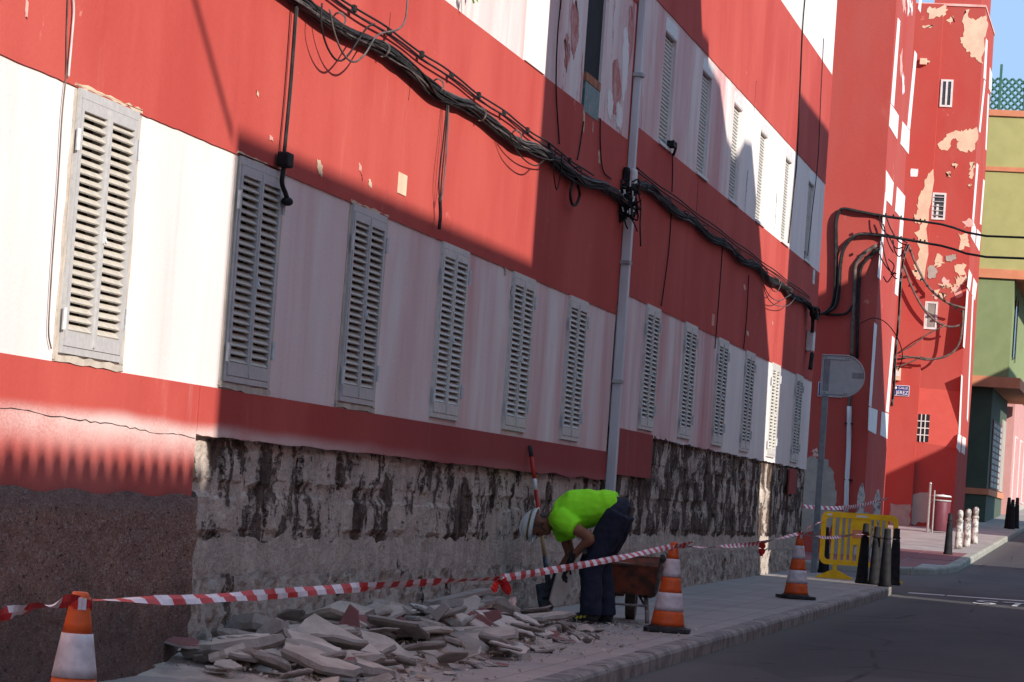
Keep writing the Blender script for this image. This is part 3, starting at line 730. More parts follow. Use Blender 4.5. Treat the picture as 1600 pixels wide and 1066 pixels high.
zcA = lambda y: 2.945+.012*math.sin(y*.7)+max(0, y-28.5)*.022
zcB = lambda y: 3.27-.004*(y-32)
bunA = bundle('cable_bundle', 'thick tangled black cable bundle along the red wall of the nearer terrace block', 13, 31.55, zcA, 24, .044, 3)
bunB = bundle('cable_bundle', 'sagging black cable bundle along the red wall beyond the grey duct', 31.85, 49.0, zcB, 15, .038, 4)
up = thing('messenger_cable', (.05, 18, 3.15), 'pair of thin black cables with clips just above the thick cable bundle', 'cables')
for k in (0, 1):
    pts = [(.045, y, 3.105+k*.035+.01*math.sin(y*3+k)-.045*max(0, (y-22))/4) for y in [17+i*.6 for i in range(22)]]
    strand(up, pts, .008, M['blackcable'])
for y in range(18, 29, 1): MB().obox((.05, y+.3, 3.125-.045*max(0, y+.3-22)/4), (.012, 0, 0), (0, .03, 0), (0, 0, .022)).build('clip', M['blackcable'], up)
up2 = thing('messenger_cable', (.05, 33, 3.4), 'thin clipped cables above the bundle beyond the grey duct', 'cables')
for k in (0, 1): strand(up2, [(.05, y, 3.37+k*.035+.008*math.sin(y*2+k)-.003*(y-32)) for y in [32+i*.8 for i in range(22)]], .008, M['blackcable'])
def wallpts(pp, X): return [onx(a, b, X) for a, b in pp]
def wire(name, label, pts, r, mat, cat='cable', sub=6):
    o = MB().tube(crv(pts, sub), r, 6).build(name, mat, smooth=True); return tag(o, label, cat)
lp = thing('cable_loop', onx(540, 60, .14), 'two thin black cable loops hanging under the thick bundle at the upper left', 'cable')
strand(lp, wallpts([(503, 5), (502, 40), (512, 75), (528, 95), (545, 85), (572, 45), (585, 38)], .13), .007, M['blackcable'])
strand(lp, wallpts([(515, 15), (522, 50), (535, 82), (552, 97), (570, 85), (590, 55), (620, 47), (633, 32), (637, 0)], .15), .007, M['greycable'])
l2 = thing('cable_loop', onx(835, 240, .14), 'thin loose cables drooping under the bundle above the shadow edge', 'cable')
strand(l2, wallpts([(795, 205), (805, 232), (822, 252), (838, 259), (850, 250)], .14), .006, M['blackcable'])
strand(l2, wallpts([(800, 208), (815, 228), (835, 243), (860, 250), (885, 246)], .15), .006, M['blackcable'])
strand(l2, wallpts([(868, 232), (865, 268), (870, 297), (876, 270), (878, 240)], .12), .006, M['blackcable'])
l3 = thing('cable_loop', onx(1210, 455, .13), 'fine looped wires dangling under the bundle in the sunlit stripe', 'cable')
for k, pp in enumerate([[(1192, 420), (1195, 455), (1208, 475), (1230, 478), (1243, 465)], [(1188, 418), (1192, 440), (1202, 462), (1218, 470), (1236, 460)], [(1200, 430), (1206, 452), (1215, 455), (1222, 440)]]):
    strand(l3, wallpts(pp, .12+.02*k), .006, M['greycable'])
c1 = thing('drop_cable', onx(450, 150, .05), 'twin black drop cable ending in a plug beside the second shutter', 'cable')
strand(c1, wallpts([(463, 0), (459, 60), (453, 140), (446, 215), (443, 245)], .05), .012, M['blackcable'])
strand(c1, wallpts([(466, 0), (461, 60), (455, 140), (448, 215), (445, 250)], .05), .006, M['greycable'])
q = onx(446, 250, .06); MB().obox(q, (.035, 0, 0), (0, .07, 0), (0, 0, .045)).build('plug', M['blackcable'], c1, bevel=.01)
strand(c1, wallpts([(443, 262), (440, 285), (445, 300), (449, 312)], .06), .016, M['blackcable'])
q = onx(449, 315, .06); MB().ball(q, (.035, .06, .028), 10, 7).build('cap', M['blackcable'], c1, smooth=True)
c2 = thing('drop_cable', onx(693, 250, .06), 'thin drop cables hanging from the bundle with a black stub end', 'cable')
for k, dx in enumerate((0, 3, -3)):
    strand(c2, wallpts([(696+dx, 148), (699+dx*.5, 165), (696+dx, 215), (690+dx*1.3, 280), (688+dx*.3, 318)], .06), .006, (M['blackcable'], M['greycable'], M['blackcable'])[k])
strand(c2, wallpts([(687, 310), (688, 335), (686, 358)], .06), .014, M['blackcable'])
wire('thin_cable', 'pale cable running down the red wall above the nearest shutter', wallpts([(114, -5), (115, 20), (112, 60), (108, 105), (107, 120)], .02), .007, M['whitecable'])
wire('thin_cable', 'thin brown cable running down the white wall left of the nearest shutter', wallpts([(106, -5), (104, 60), (103, 118), (97, 180), (91, 280), (83, 390), (78, 470), (76, 520), (80, 545)], .014), .004, M['browncable'])
for i, (pp, lab) in enumerate([([(877, -5), (871, 60), (869, 140), (874, 225)], 'thin black cable down the shaded pink wall left of the dark opening'),
        ([(938, 185), (938, 225), (942, 265), (955, 280)], 'thin cable below the dark opening running to the junction boxes'),
        ([(912, 190), (905, 235), (902, 250)], 'short thin cable under the dark opening'),
        ([(1050, 235), (1051, 262), (1050, 300)], 'thin cable below the black bracket on the pink band'),
        ([(1050, 318), (1045, 390), (1036, 460), (1033, 478)], 'thin cable down to the first shutter right of the duct'),
        ([(1129, 385), (1126, 430), (1120, 510), (1117, 545)], 'thin cable down to the third shutter right of the duct'),
        ([(1170, 430), (1167, 490), (1162, 545)], 'thin cable down to the fourth shutter right of the duct'),
        ([(1258, -5), (1254, 45), (1250, 140), (1245, 250), (1240, 300), (1232, 380)], 'twin cable running down the sunlit upper wall near the far corner'),
        ([(1287, 60), (1283, 140), (1278, 250), (1268, 340), (1262, 400)], 'thin cable down the far corner of the terrace')]):
    wire('thin_cable', lab, wallpts(pp, .02), .007 if i != 7 else .012, M['blackcable'])
br = thing('cable_bracket', onx(1050, 228, .05), 'small black cable bracket at the foot of the pink upper band', 'bracket')
q = onx(1050, 226, .05); MB().obox(q, (.04, 0, 0), (0, .12, 0), (0, 0, .03)).build('plate', M['blackcable'], br)
MB().tube([q+Vector((0, .05, .05)), q+Vector((.03, .1, -.02)), q+Vector((0, .15, -.10))], .015, 6).build('hook', M['blackcable'], br)
# junction boxes on the duct
jb = thing('cable_junction', (.14, 31.6, 2.7), 'cluster of grey and white junction boxes wrapped in black cable on the duct', 'junction box')
def jbox(px0, py0, px1, py1, Y, dx, mat, name, bev=.012):
    a, b = at(px0, py1, Y), at(px1, py0, Y); c = (a+b)/2
    return MB().box(a.x, b.x, Y-dx, Y+dx, a.z, b.z).build(name, mat, jb, bevel=bev)
jbox(961, 258, 973, 288, 31.50, .06, M['boxgrey'], 'connector_box'); jbox(963, 264, 970, 270, 31.435, .006, M['dark'], 'socket', .001)
jbox(974, 262, 984, 284, 31.44, .05, M['blackcable'], 'insulator'); jbox(984, 264, 996, 291, 31.46, .07, M['boxwhite'], 'junction_box', .03)
rj = random.Random(12)
for k in range(8):
    c = at(rj.uniform(965, 993), rj.uniform(292, 342), 31.45+rj.uniform(-.1, .1))
    MB().ball(c, (rj.uniform(.05, .09), rj.uniform(.06, .1), rj.uniform(.04, .08)), 10, 7).build('splice', M['blackcable'], jb, smooth=True)
for k in range(26):
    pts = [at(rj.uniform(956, 1002), rj.uniform(280, 345), 31.4+rj.uniform(-.12, .12)) for _ in range(4)]
    strand(jb, pts, rj.choice((.006, .008, .011)), M['blackcable'] if k % 6 else M['greycable'])
for k in range(9):
    c = at(rj.uniform(962, 998), rj.uniform(285, 338), 31.27); MB().obox(c, (rj.uniform(.004, .01), 0, 0), (0, .006, 0), Vector((rj.uniform(-.3, .3), 0, 1)).normalized()*rj.uniform(.012, .03)).build('tag', M['boxwhite'], jb)
for pp in ([(995, 290), (1001, 320), (1000, 350), (1001, 385)], [(975, 340), (978, 352), (981, 358)], [(985, 338), (992, 352), (996, 362)]):
    strand(jb, [at(a, b, 31.45) for a, b in pp], .008, M['blackcable'])
hk = thing('cable_coil', onx(897, 300, .06), 'small black coiled cable tail on the shaded red wall left of the duct', 'cable')
strand(hk, wallpts([(896, 284), (891, 300), (893, 317), (900, 320), (906, 305), (903, 290)], .06), .014, M['blackcable'])
# cable tail at the far end of the terrace
ce = thing('cable_coil', onx(1262, 470, .15), 'black coil of spare cable at the far corner of the terrace', 'cable')
for k in range(9):
    c = Vector((.14, 48.9, 3.14)); rr = rj.uniform(.06, .14); ph = rj.uniform(0, 6)
    strand(ce, [c+Vector((.05*math.sin(t+ph), rr*2.2*math.cos(t), rr*.8*math.sin(t)-.02*k*.3)) for t in [i*.9+ph for i in range(9)]], .012, M['blackcable'])
strand(ce, wallpts([(1268, 480), (1270, 500), (1269, 520)], .12), .03, M['blackcable']); strand(ce, wallpts([(1269, 552), (1267, 568), (1266, 577)], .12), .035, M['blackcable'])
eb = thing('meter_box', onx(1270, 535, .1), 'narrow pale box hanging on the far corner of the terrace', 'box')
q = onx(1270, 534, .1); MB().box(.01, .12, q.y-.14, q.y+.14, q.z-.15, q.z+.15).build('case', M['boxwhite'], eb, bevel=.01)
MB().box(.012, .115, q.y-.13, q.y+.13, q.z+.152, q.z+.165).build('lid', M['boxgrey'], eb)
q = onx(1271, 433, .01); pl = thing('wall_plate', (0, q.y, q.z), 'small white rectangular plate on the red wall near the far corner', 'plate')
MB().box(.008, .02, q.y-.13, q.y+.13, q.z-.11, q.z+.11).build('plate', M['boxwhite'], pl, bevel=.003); MB().box(.0205, .022, q.y-.04, q.y+.04, q.z-.05, q.z+.04).build('label_panel', M['boxgrey'], pl)
# plant growing out of the upper wall
plant = thing('hanging_plant', onx(722, 2, .05), 'small green plant hanging from the upper sill at the top edge', 'plant')
q = onx(724, -2, .03)
MB().tube(crv([q+Vector((-.05, 0, .3)), q+Vector((.03, 0, .12)), q+Vector((.08, .02, -.03))], 5), .008, 5).build('stem', M['leaf'], plant)
for k in range(12):
    c = q+Vector((rj.uniform(0, .14), rj.uniform(-.16, .16), rj.uniform(-.07, .25))); d = Vector((rj.uniform(.2, 1), rj.uniform(-1, 1), rj.uniform(-1, .2))).normalized()*.06; s_ = d.orthogonal().normalized()*.028
    MB().poly([c-d, c-d*.2+s_, c+d, c-d*.2-s_]).build('leaf', M['leaf'], plant)

# ------------------------------------------------------------------ the red corner tower beyond the junction
YA, YA2, XA = 59.9, 64.4, .10
YB, XB = 82.0, .42
tw = thing('corner_tower', (-2, YA, zg(YA)), 'tall red corner building with white painted stripes and peeling patches beyond the junction', 'building')
MB().box(-9, XA, YA, YA2, -.9, 13.5).build('front_wall', M['towerred'], tw)
MB().box(-9, -1.9, YA2+.001, YB-.3, -.9, 13.4).build('recessed_wall', M['towerred'], tw)
MB().box(-9, -.62, YB-.25, 87, -.6, 13.3).build('side_bay', M['towerred'], tw)
MB().box(-.619, XB, YB, 86.6, -.6, 13.3).build('window_bay', M['towerred'], tw)
MB().box(-.9, XB-.12, YB+.25, 86.3, 13.301, 15.2).build('roof_room', M['towerred'], tw)
MB().box(-9, XB+.02, YB-.03, 86.7, 13.30, 13.36).build('coping', M['pinkpeel'], tw)
def strip(pts, X): 
    P = [onx(a, b, X) for a, b in pts]; MB().prism(P[::-1], (.006, 0, 0)).build('white_stripe', M['paintwhite'], tw)
XS = XA+.001
for pts in ([(1402.7, 28), (1406.3, 33), (1396.5, 167), (1391.8, 161)], [(1391.6, 162), (1404, 181), (1401.5, 218), (1389, 197)],
            [(1429, 79), (1432.5, 85), (1421.5, 203), (1417.5, 198)], [(1410, 190), (1421.3, 204), (1419.5, 241), (1407, 225)],
            [(1384.2, 266), (1396, 286), (1393, 322), (1383.3, 311)], [(1383.1, 300), (1385.2, 303), (1375.5, 438), (1371, 433)],
            [(1401.5, 292), (1414, 307), (1411, 345), (1398.5, 330)], [(1406.5, 341), (1411.5, 346), (1402.5, 463), (1398, 459)],
            [(1366, 504), (1370, 508), (1361, 637), (1357.5, 634)], [(1357.4, 636), (1371, 641), (1368.5, 679), (1356, 672)],
            [(1394, 525), (1397.5, 529), (1388, 645), (1384, 643)], [(1377.5, 643), (1388, 647), (1386, 686), (1375, 680)],
            [(1437, -6), (1440, -2), (1438, 20), (1434.5, 14)]): strip(pts, XS)
XS = XB+.001
for pts in ([(1540.5, 60), (1543, 64), (1540, 128), (1536.5, 122)], [(1546.5, 105), (1550, 116), (1548.5, 146), (1545, 138)], [(1538, 122), (1540, 126), (1531.5, 208), (1529.5, 205)],
            [(1543.5, 146), (1545.5, 150), (1541, 236), (1539.5, 233)], [(1526, 255), (1528.5, 258), (1521.5, 347), (1519, 343)], [(1519.5, 342), (1525, 358), (1523, 381), (1517, 370)],
            [(1536.5, 280), (1538.5, 283), (1533, 352), (1531, 350)], [(1527, 358), (1532.5, 365), (1530, 393), (1524.5, 383)],
            [(1514, 421), (1518.5, 430), (1515, 456), (1511, 448)], [(1521, 434), (1526.5, 444), (1523, 470), (1518.5, 460)], [(1510.5, 452), (1513, 456), (1507, 545), (1504.5, 542)],
            [(1519, 462), (1521, 466), (1512, 660), (1510.5, 655)], [(1502, 585), (1504, 588), (1500, 680), (1497.5, 677)], [(1497, 678), (1502, 681), (1500, 708), (1494.5, 700)], [(1504, 682), (1509, 685), (1507, 711), (1502, 707)]): strip(pts, XS)
def bp(name, pts, mat, Y, seed, jag=.02, n=4, th=.006):
    patch(name, [at(a, b, Y) for a, b in pts], mat, tw, (0, -1, 0), th, jag, seed, n)
YP = YB-.002; YQ = YB-.252
bp('peeled_patch', [(1506, 20), (1513, 17), (1516, 27), (1524, 32), (1533, 27), (1540, 20), (1543, 35), (1540, 62), (1535, 98), (1530, 99), (1520, 88), (1513, 80), (1505, 68), (1501, 66), (1505, 45)], M['cream'], YP, 1, .05)
bp('peeled_patch', [(1448, 12), (1463, 14), (1478, 8), (1480, 20), (1474, 26), (1464, 25), (1450, 28)], M['cream'], YQ, 2, .05)
bp('peeled_patch', [(1480, 31), (1489, 25), (1491, 33), (1485, 37)], M['cream'], YP, 3, .04); bp('peeled_patch', [(1442, 40), (1459, 39), (1458, 42), (1443, 44)], M['cream'], YQ, 4, .03)
bp('peeled_patch', [(1466, 226), (1474, 215), (1488, 206), (1500, 205), (1512, 203), (1526, 200), (1527, 222), (1522, 236), (1505, 237), (1494, 232), (1497, 220), (1488, 215), (1482, 234), (1470, 236)], M['cream'], YP, 5, .04)
bp('peeled_patch', [(1516, 253), (1522, 254), (1523, 262), (1518, 280), (1513, 277), (1516, 265)], M['cream'], YP, 6, .04)
bp('peeled_patch', [(1456, 266), (1458, 300), (1450, 360), (1445, 437), (1434, 437), (1427, 425), (1432, 410), (1436, 380), (1431, 365), (1440, 352), (1433, 330), (1431, 318), (1440, 300), (1444, 280)], M['cream'], YQ, 7, .05)
bp('peeled_patch', [(1427, 335), (1441, 336), (1439, 350), (1429, 347)], M['cream'], YQ-.004, 8, .03)
for k, (px, py, a) in enumerate([(1512, 350, 7), (1506, 380, 9), (1500, 420, 9), (1505, 372, 8), (1498, 455, 8), (1491, 452, 6), (1468, 405, 6), (1465, 412, 4), (1476, 440, 5), (1472, 446, 4), (1483, 448, 4), (1464, 458, 4), (1460, 465, 3), (1474, 462, 4), (1498, 440, 6), (1505, 435, 5), (1486, 402, 3), (1492, 258, 3), (1482, 272, 2), (1515, 290, 3)]):
    bp('peeled_patch', [(px-a, py-a*.8), (px+a*.7, py-a), (px+a, py+a*.8), (px-a*.6, py+a)], M['cream'] if k % 4 else M['pinkpeel'], YP-.0005*k, 20+k, .06, 3)
bp('filler_patch', [(1478, 400), (1492, 397), (1495, 403), (1486, 409), (1477, 407)], M['patchgrey'], YP-.012, 50, .02); bp('filler_patch', [(1450, 417), (1458, 414), (1465, 424), (1462, 433), (1450, 436)], M['patchgrey'], YP-.013, 51, .02)
bp('repainted_patch', [(1436, 606), (1500, 612), (1495, 700), (1432, 690)], M['repaint'], YB-.0005, 52, .01, 4, .0015); 
bp('plinth_patch', [(1424, 772), (1452, 771), (1450, 817), (1421, 819)], M['fargrey'], YP-.02, 53, .04); bp('plinth_patch', [(1392, 788), (1423, 788), (1421, 822), (1391, 824)], M['patchgrey'], YQ, 54, .03)
bp('white_spot', [(1423, 264), (1435, 264), (1434, 276), (1422, 276)], M['paintwhite'], YQ, 55, .01)
bpA = lambda name, pts, mat, seed, jag: patch(name, [at(a, b, YA-.001) for a, b in pts], mat, tw, (0, -1, 0), .006, jag, seed, 5)
bpA('plinth_patch', [(1240, 722), (1270, 712), (1288, 716), (1300, 738), (1309, 772), (1306, 800), (1296, 830), (1240, 835)], M['patchgrey'], 61, .05)
bpA('plinth_patch', [(1300, 792), (1330, 800), (1385, 806), (1384, 880), (1296, 872)], M['patchgrey'], 62, .05)
bpA('paint_flake', [(1268, 705), (1276, 700), (1280, 712), (1270, 716)], M['pinkpeel'], 63, .03)
for k, (px, py, a, b_) in enumerate([(1412, 8, 3, 14), (1419, 4, 2, 18), (1424, 12, 2, 10), (1397, 45, 1.5, 16), (1392, 85, 2, 22), (1388, 130, 1.5, 20), (1408, 100, 2, 20), (1411, 130, 2, 14), (1430, 40, 1.5, 20), (1427, 70, 1.5, 14), (1425, 190, 1.5, 16)]):
    P = [onx(px+a*u, py+b_*v, XA+.0012) for u, v in ((-1, -.8), (.6, -1), (1, .7), (-.4, 1))]
    if min(q.y for q in P) < YA+.25 or max(q.y for q in P) > YA2-.1: continue
    patch('paint_flake', P, M['paintwhite'] if k % 3 else M['pinkpeel'], tw, (1, 0, 0), .004, .07, 80+k, 5)
# windows of the tower
def tower_window(px0, py0, px1, py1, kind):
    a, b = at(px0, py1, YB), at(px1, py0, YB); x0, x1, z0, z1 = a.x, b.x, a.z, b.z
    fr = MB()
    for q in ((x0, x0+.05, z0, z1), (x1-.05, x1, z0, z1), (x0+.05, x1-.05, z1-.05, z1), (x0+.05, x1-.05, z0, z0+.05)): fr.box(q[0], q[1], YB-.03, YB+.02, q[2], q[3])
    if kind == 'grille':
        f = MB().box(x0, x1, YB-.004, YB+.001, z0, z1).build('window', M['dark'], tw)
        for i in range(1, 3): xx = x0+(x1-x0)*i/3; MB().box(xx-.012, xx+.012, YB-.03, YB-.005, z0, z1).build('bar', M['boxwhite'], f)
        for i in range(1, 4): zz = z0+(z1-z0)*i/4; MB().box(x0, x1, YB-.028, YB-.006, zz-.012, zz+.012).build('bar', M['boxwhite'], f)
        return
    f = fr.build('window', M['boxwhite'], tw)
    MB().box(x0+.05, x1-.05, YB-.012, YB-.004, z0+.05, z1-.05).build('pane', M['glass'] if kind != 'frost' else M['frost'], f)
    if kind == 'slide': MB().box((x0+x1)/2-.025, (x0+x1)/2+.025, YB-.028, YB-.013, z0+.051, z1-.051).build('mullion', M['boxwhite'], f)
    if kind == 'bars':
        for i in range(1, 6): zz = z0+(z1-z0)*i/6; MB().box(x0+.04, x1-.04, YB-.05, YB-.031, zz-.01, zz+.01).build('bar', M['boxgrey'], f)
        MB().box((x0+x1)/2-.06, (x0+x1)/2, YB-.028, YB-.013, z0+.051, z1-.3).build('mullion', M['boxwhite'], f)
    if kind == 'frost': MB().box(x0+.055, x0+.09, YB-.024, YB-.013, z0+.051, z1-.051).build('mullion', M['boxwhite'], f)
tower_window(1468, 125, 1490, 167, 'slide'); tower_window(1455, 302, 1479, 343, 'bars'); tower_window(1442, 472, 1466, 514, 'frost'); tower_window(1431, 648, 1453, 690, 'grille')
lb = thing('wall_lamp', at(1444, 97, YQ), 'small cream box lamp high on the red tower', 'lamp')
q = at(1443, 97, YQ); MB().box(q.x-.09, q.x+.09, YQ-.12, YQ, q.z-.08, q.z+.08).build('case', M['cream'], lb, bevel=.01); MB().tube([q+Vector((.09, -.06, 0)), q+Vector((.16, -.06, 0))], .03, 8).build('nozzle', M['cream'], lb)
sb = thing('service_box', at(1401, 585, 81.5), 'cream meter box at the foot of the cable riser on the red tower', 'box')
q = at(1402, 585, YQ); MB().box(q.x-.07, q.x+.09, YQ-.12, YQ, q.z-.16, q.z+.18).build('case', M['cream'], sb, bevel=.01); MB().box(q.x-.05, q.x+.07, YQ-.125, YQ-.121, q.z-.05, q.z+.1).build('door', M['boxwhite'], sb)
# street name signs
def street_sign(c, w_, h_, lines, label):
    o = local_thing('street_sign', c, label, 'sign')
    MB().box(-w_/2, w_/2, -.004, .008, -h_/2, h_/2).build('border', M['signwhite'], o)
    MB().box(-w_/2+.012, w_/2-.012, -.0085, -.0045, -h_/2+.012, h_/2-.012).build('plate', M['signblue'], o)
    for txt, sz, dxx, dzz, sx in lines:
        child('lettering', text_mesh(txt, sz, 'lettering', M['signwhite'], .001, sx, 1), o, (dxx, -.0105, dzz), (math.pi/2, 0, 0))
    MB().ball((-w_*.36, -.01, h_*.24), (.028, .003, .034), 10, 6).build('emblem', M['signwhite'], o)
    return o
street_sign(at(1408.5, 610.5, YQ-.02), .40, .27, [('CALLE', .085, .04, .065, 1.0), ('JEREZ', .13, .02, -.055, .95)], 'blue enamel CALLE JEREZ street sign on the sunlit red tower')
street_sign(at(1297, 609, YA-.02), .45, .27, [('CALLE', .085, .04, .065, 1.0), ('F', .13, -.16, -.055, 1)], 'blue street sign mostly hidden behind the traffic sign')
# cables on the tower
ca = thing('cable_riser', at(1306, 400, YA-.1), 'thick black cables rising up the red tower and crossing the street', 'cables')
def pY(pp, Y): return [at(a, b, Y) for a, b in pp]
far1 = Vector((8.6, 55.0, at(1600, 371, 57).z)); 
def across(p): return Vector((8.6, 56.0, p.z+.35))
for k in range(5):
    o_ = Vector((rj.uniform(-.02, .02), rj.uniform(-.03, .03), rj.uniform(-.02, .02)))
    base = pY([(1268, 492), (1286, 489), (1300, 477), (1305, 450), (1306.5, 400), (1306, 350), (1311, 330), (1320, 325), (1345, 330), (1390, 338)], YA-.08)
    e = at(1600, 371, 58.5); base += [at(1470, 350, 59.2), e, across(e)]
    strand(ca, [p+o_*(1 if i < 10 else .3) for i, p in enumerate(base)], .020, M['blackcable'] if k < 4 else M['browncable'])
for k in range(4):
    o_ = Vector((rj.uniform(-.02, .02), rj.uniform(-.03, .03), rj.uniform(-.02, .02)))
    base = pY([(1290, 490), (1306, 478), (1311, 450), (1313, 415), (1318, 390), (1332, 372), (1350, 366), (1390, 370)], YA-.10)
    e = at(1600, 404, 58.5); base += [at(1470, 384, 59.2), e, across(e)]
    strand(ca, [p+o_*(1 if i < 8 else .3) for i, p in enumerate(base)], .020, M['blackcable'] if k != 2 else M['browncable'])
for px in (1384, 1396, 1408, 1428, 1438, 1445):
    for dy in (-2, 30): MB().obox(at(px, 338+(px-1390)*.16+dy, YA-.5), (.014, 0, 0), (0, .02, 0), (0, 0, .022)).build('clamp', M['blackcable'], ca)
cb = thing('wall_conduit', at(1335, 430, YA-.06), 'pale and black conduit curving down the shaded face of the red tower', 'pipe')
strand(cb, pY([(1370, 383), (1352, 395), (1341, 408), (1336, 420), (1335, 460), (1333, 500), (1331, 560)], YA-.05), .035, M['browncable'], 8)
strand(cb, pY([(1372, 388), (1358, 402), (1347, 415), (1343, 435), (1341, 480), (1339, 560)], YA-.05), .03, M['blackcable'], 8)
strand(cb, pY([(1332, 478), (1322, 490), (1300, 492), (1285, 490)], YA-.06), .025, M['blackcable'])
strand(cb, pY([(1327, 635), (1326, 700), (1323, 760), (1322, 800)], YA-.06), .045, M['duct'], 10); strand(cb, pY([(1329, 600), (1328, 620), (1327, 642)], YA-.06), .03, M['browncable'], 8)
for py in (662, 750): MB().obox(at(1326, py, YA-.04), (.075, 0, 0), (0, .05, 0), (0, 0, .012)).build('clamp', M['blackcable'], cb)
wire('thin_cable', 'thin cable arc looping from the shaded to the sunlit face of the red tower', pY([(1345, 505), (1365, 497), (1385, 505), (1402, 528), (1410, 555), (1403, 580)], YA-.12), .010, M['blackcable'])
cc = thing('cable_tangle', at(1400, 420, YA), 'tangle of looping cables at the sunlit corner of the red tower', 'cables')
for pp in ([(1385, 340), (1392, 358), (1405, 378), (1420, 384)], [(1374, 335), (1376, 352), (1386, 366), (1402, 371), (1418, 380)], [(1378, 378), (1385, 410), (1396, 432), (1402, 436)], [(1371, 390), (1380, 410), (1392, 425), (1401, 428)],
           [(1395, 375), (1398, 392), (1405, 401), (1412, 392), (1416, 381)], [(1390, 372), (1400, 388), (1412, 386)], [(1380, 350), (1388, 380), (1396, 395)], [(1380, 432), (1386, 441), (1392, 434), (1398, 425)], [(1388, 405), (1397, 415), (1392, 430)]):
    strand(cc, pY(pp, YA-.15+rj.uniform(-.05, .05)), .012, M['blackcable'])
for k in range(5):
    strand(cc, [p+Vector((rj.uniform(-.02, .02), 0, 0)) for p in pY([(1419, 382), (1411, 405), (1407, 440), (1404, 500), (1399, 560), (1396, 610), (1393, 635)], 64.55)], .016, M['greycable'] if k % 2 else M['browncable'])
cd = thing('cable_swag', at(1460, 500, 81), 'heavy weathered cables swagged across the sunlit red tower', 'cables')
for k, pp in enumerate([[(1419, 382), (1432, 415), (1452, 450), (1480, 473), (1508, 482)], [(1412, 415), (1423, 445), (1440, 478), (1462, 502), (1485, 511), (1504, 507)], [(1402, 562), (1425, 558), (1450, 562), (1480, 556), (1497, 540), (1503, 515), (1505, 485)],
        [(1404, 552), (1425, 540), (1450, 522), (1478, 508)], [(1398, 575), (1425, 565), (1440, 557)], [(1404, 556), (1430, 558), (1452, 560)]]):
    strand(cd, pY(pp, YB-.40-.04*k), .03 if k < 3 else .018, M['browncable'], 7)
for k in range(10):
    t = k/9; a = at(1422+t*80, 392+95*math.sqrt(t), YB-.45); MB().obox(a, (.035, 0, 0), (0, .03, 0), (0, 0, .025)).build('clamp', M['blackcable'], cd)

# ------------------------------------------------------------------ green building and the houses up the street
gb = thing('green_building', (-1, 90, zg(90)), 'olive green building with salmon bands and roof fence behind the red tower', 'building')
YG = 90.0
def gx(px, py): return at(px, py, YG).x
MB().box(-6, 2.6, YG, 101, 7.25, 11.55).build('upper_wall', M['green'], gb)
MB().box(-6, 1.22, YG+.02, 101, 4.25, 7.0).build('middle_wall', M['green2'], gb)
MB().box(-6, .80, YG+.25, 99.5, -.3, 3.95).build('ground_wall', M['green_shaded'], gb)
MB().box(-6, 2.63, YG-.06, 101.1, 11.551, 11.72).build('cornice', M['salmon'], gb); MB().box(-6, 2.63, YG-.05, YG+.05, 10.0, 10.12).build('band', M['salmon'], gb)
MB().box(-6, 2.63, YG-.06, 101, 7.0, 7.249).build('band', M['salmon'], gb)
MB().box(-6, 1.55, YG-.06, 101, 3.951, 4.249).build('overhang', M['salmon'], gb)
MB().box(-6, .86, YG+.20, 99.5, .95, 1.12).build('band', M['salmon'], gb)
wd = MB().box(1.221, 1.24, 91.2, 92.6, 4.9, 6.5).build('window', M['glass'], gb); MB().box(1.241, 1.26, 91.1, 91.2, 4.8, 6.6).build('frame', M['dark'], wd); MB().box(1.241, 1.26, 92.6, 92.7, 4.8, 6.6).build('frame', M['dark'], wd)
dr = MB().box(.801, .83, 91.3, 96.5, 1.15, 3.1).build('shutter_screen', M['brown'], gb)
for i in range(11):
    for j in range(3):
        MB().box(.831, .845, 91.45+j*1.7, 92.95+j*1.7, 1.2+i*.17, 1.32+i*.17).build('screen_panel', M['boxgrey'], dr)
MB().box(.801, .84, 96.9, 98.8, 1.15, 3.3).build('door', M['fargrey'], gb)
fe = thing('roof_fence', (1, YG, 11.72), 'dark green trellis fence on the roof of the green building', 'fence')
for px in (1562, 1601):
    q = at(px, 150, YG+.3); MB().box(q.x-.035, q.x+.035, YG+.27, YG+.34, 11.72, 13.05).build('post', M['fencegreen'], fe)
for s in (-1, 1):
    for k in range(-6, 14):
        x0 = -.1+k*.2; a = Vector((x0, YG+.3+.01*s, 11.76)); b = Vector((x0+s*.9, YG+.3+.01*s, 12.66))
        MB().obox((a+b)/2, (b-a)/2, (0, .006, 0), Vector((-(b-a).z, 0, (b-a).x)).normalized()*.03).build('lattice_slat', M['fencegreen'], fe)
ph = thing('pink_house', (-1, 102, zg(102)), 'sunlit pale pink house with white shutters beyond the green building', 'house')
MB().box(-6, .95, 101.5, 114, .2, 4.4).build('wall', M['farpink'], ph); MB().box(-6, 1.35, 101.2, 114.2, 4.401, 4.75).build('eave', M['fargrey'], ph)
for k, y in enumerate((103.5, 107.5, 111)):
    sh_ = MB().box(.951, .985, y-.8, y+.8, .95, 3.0).build('shutter', M['boxwhite'], ph)
    for j in range(6): MB().box(.986, 1.0, y-.72+j*.25, y-.58+j*.25, 1.0, 2.95).build('slat', M['farpink'], sh_)
MB().box(.951, 1.0, 101.6, 114, .2, .9).build('plinth', M['fargrey'], ph)
gh = thing('grey_house', (0, 116, zg(116)), 'pale grey house at the far end of the street', 'house')
MB().box(-6, 1.5, 115, 128, .3, 6.5).build('wall', M['fargrey'], gh); MB().box(1.501, 1.53, 117, 119, 1, 3.4).build('door', M['dark'], gh); MB().box(-6, 1.6, 114.9, 128, 6.501, 6.8).build('eave', M['salmon'], gh)
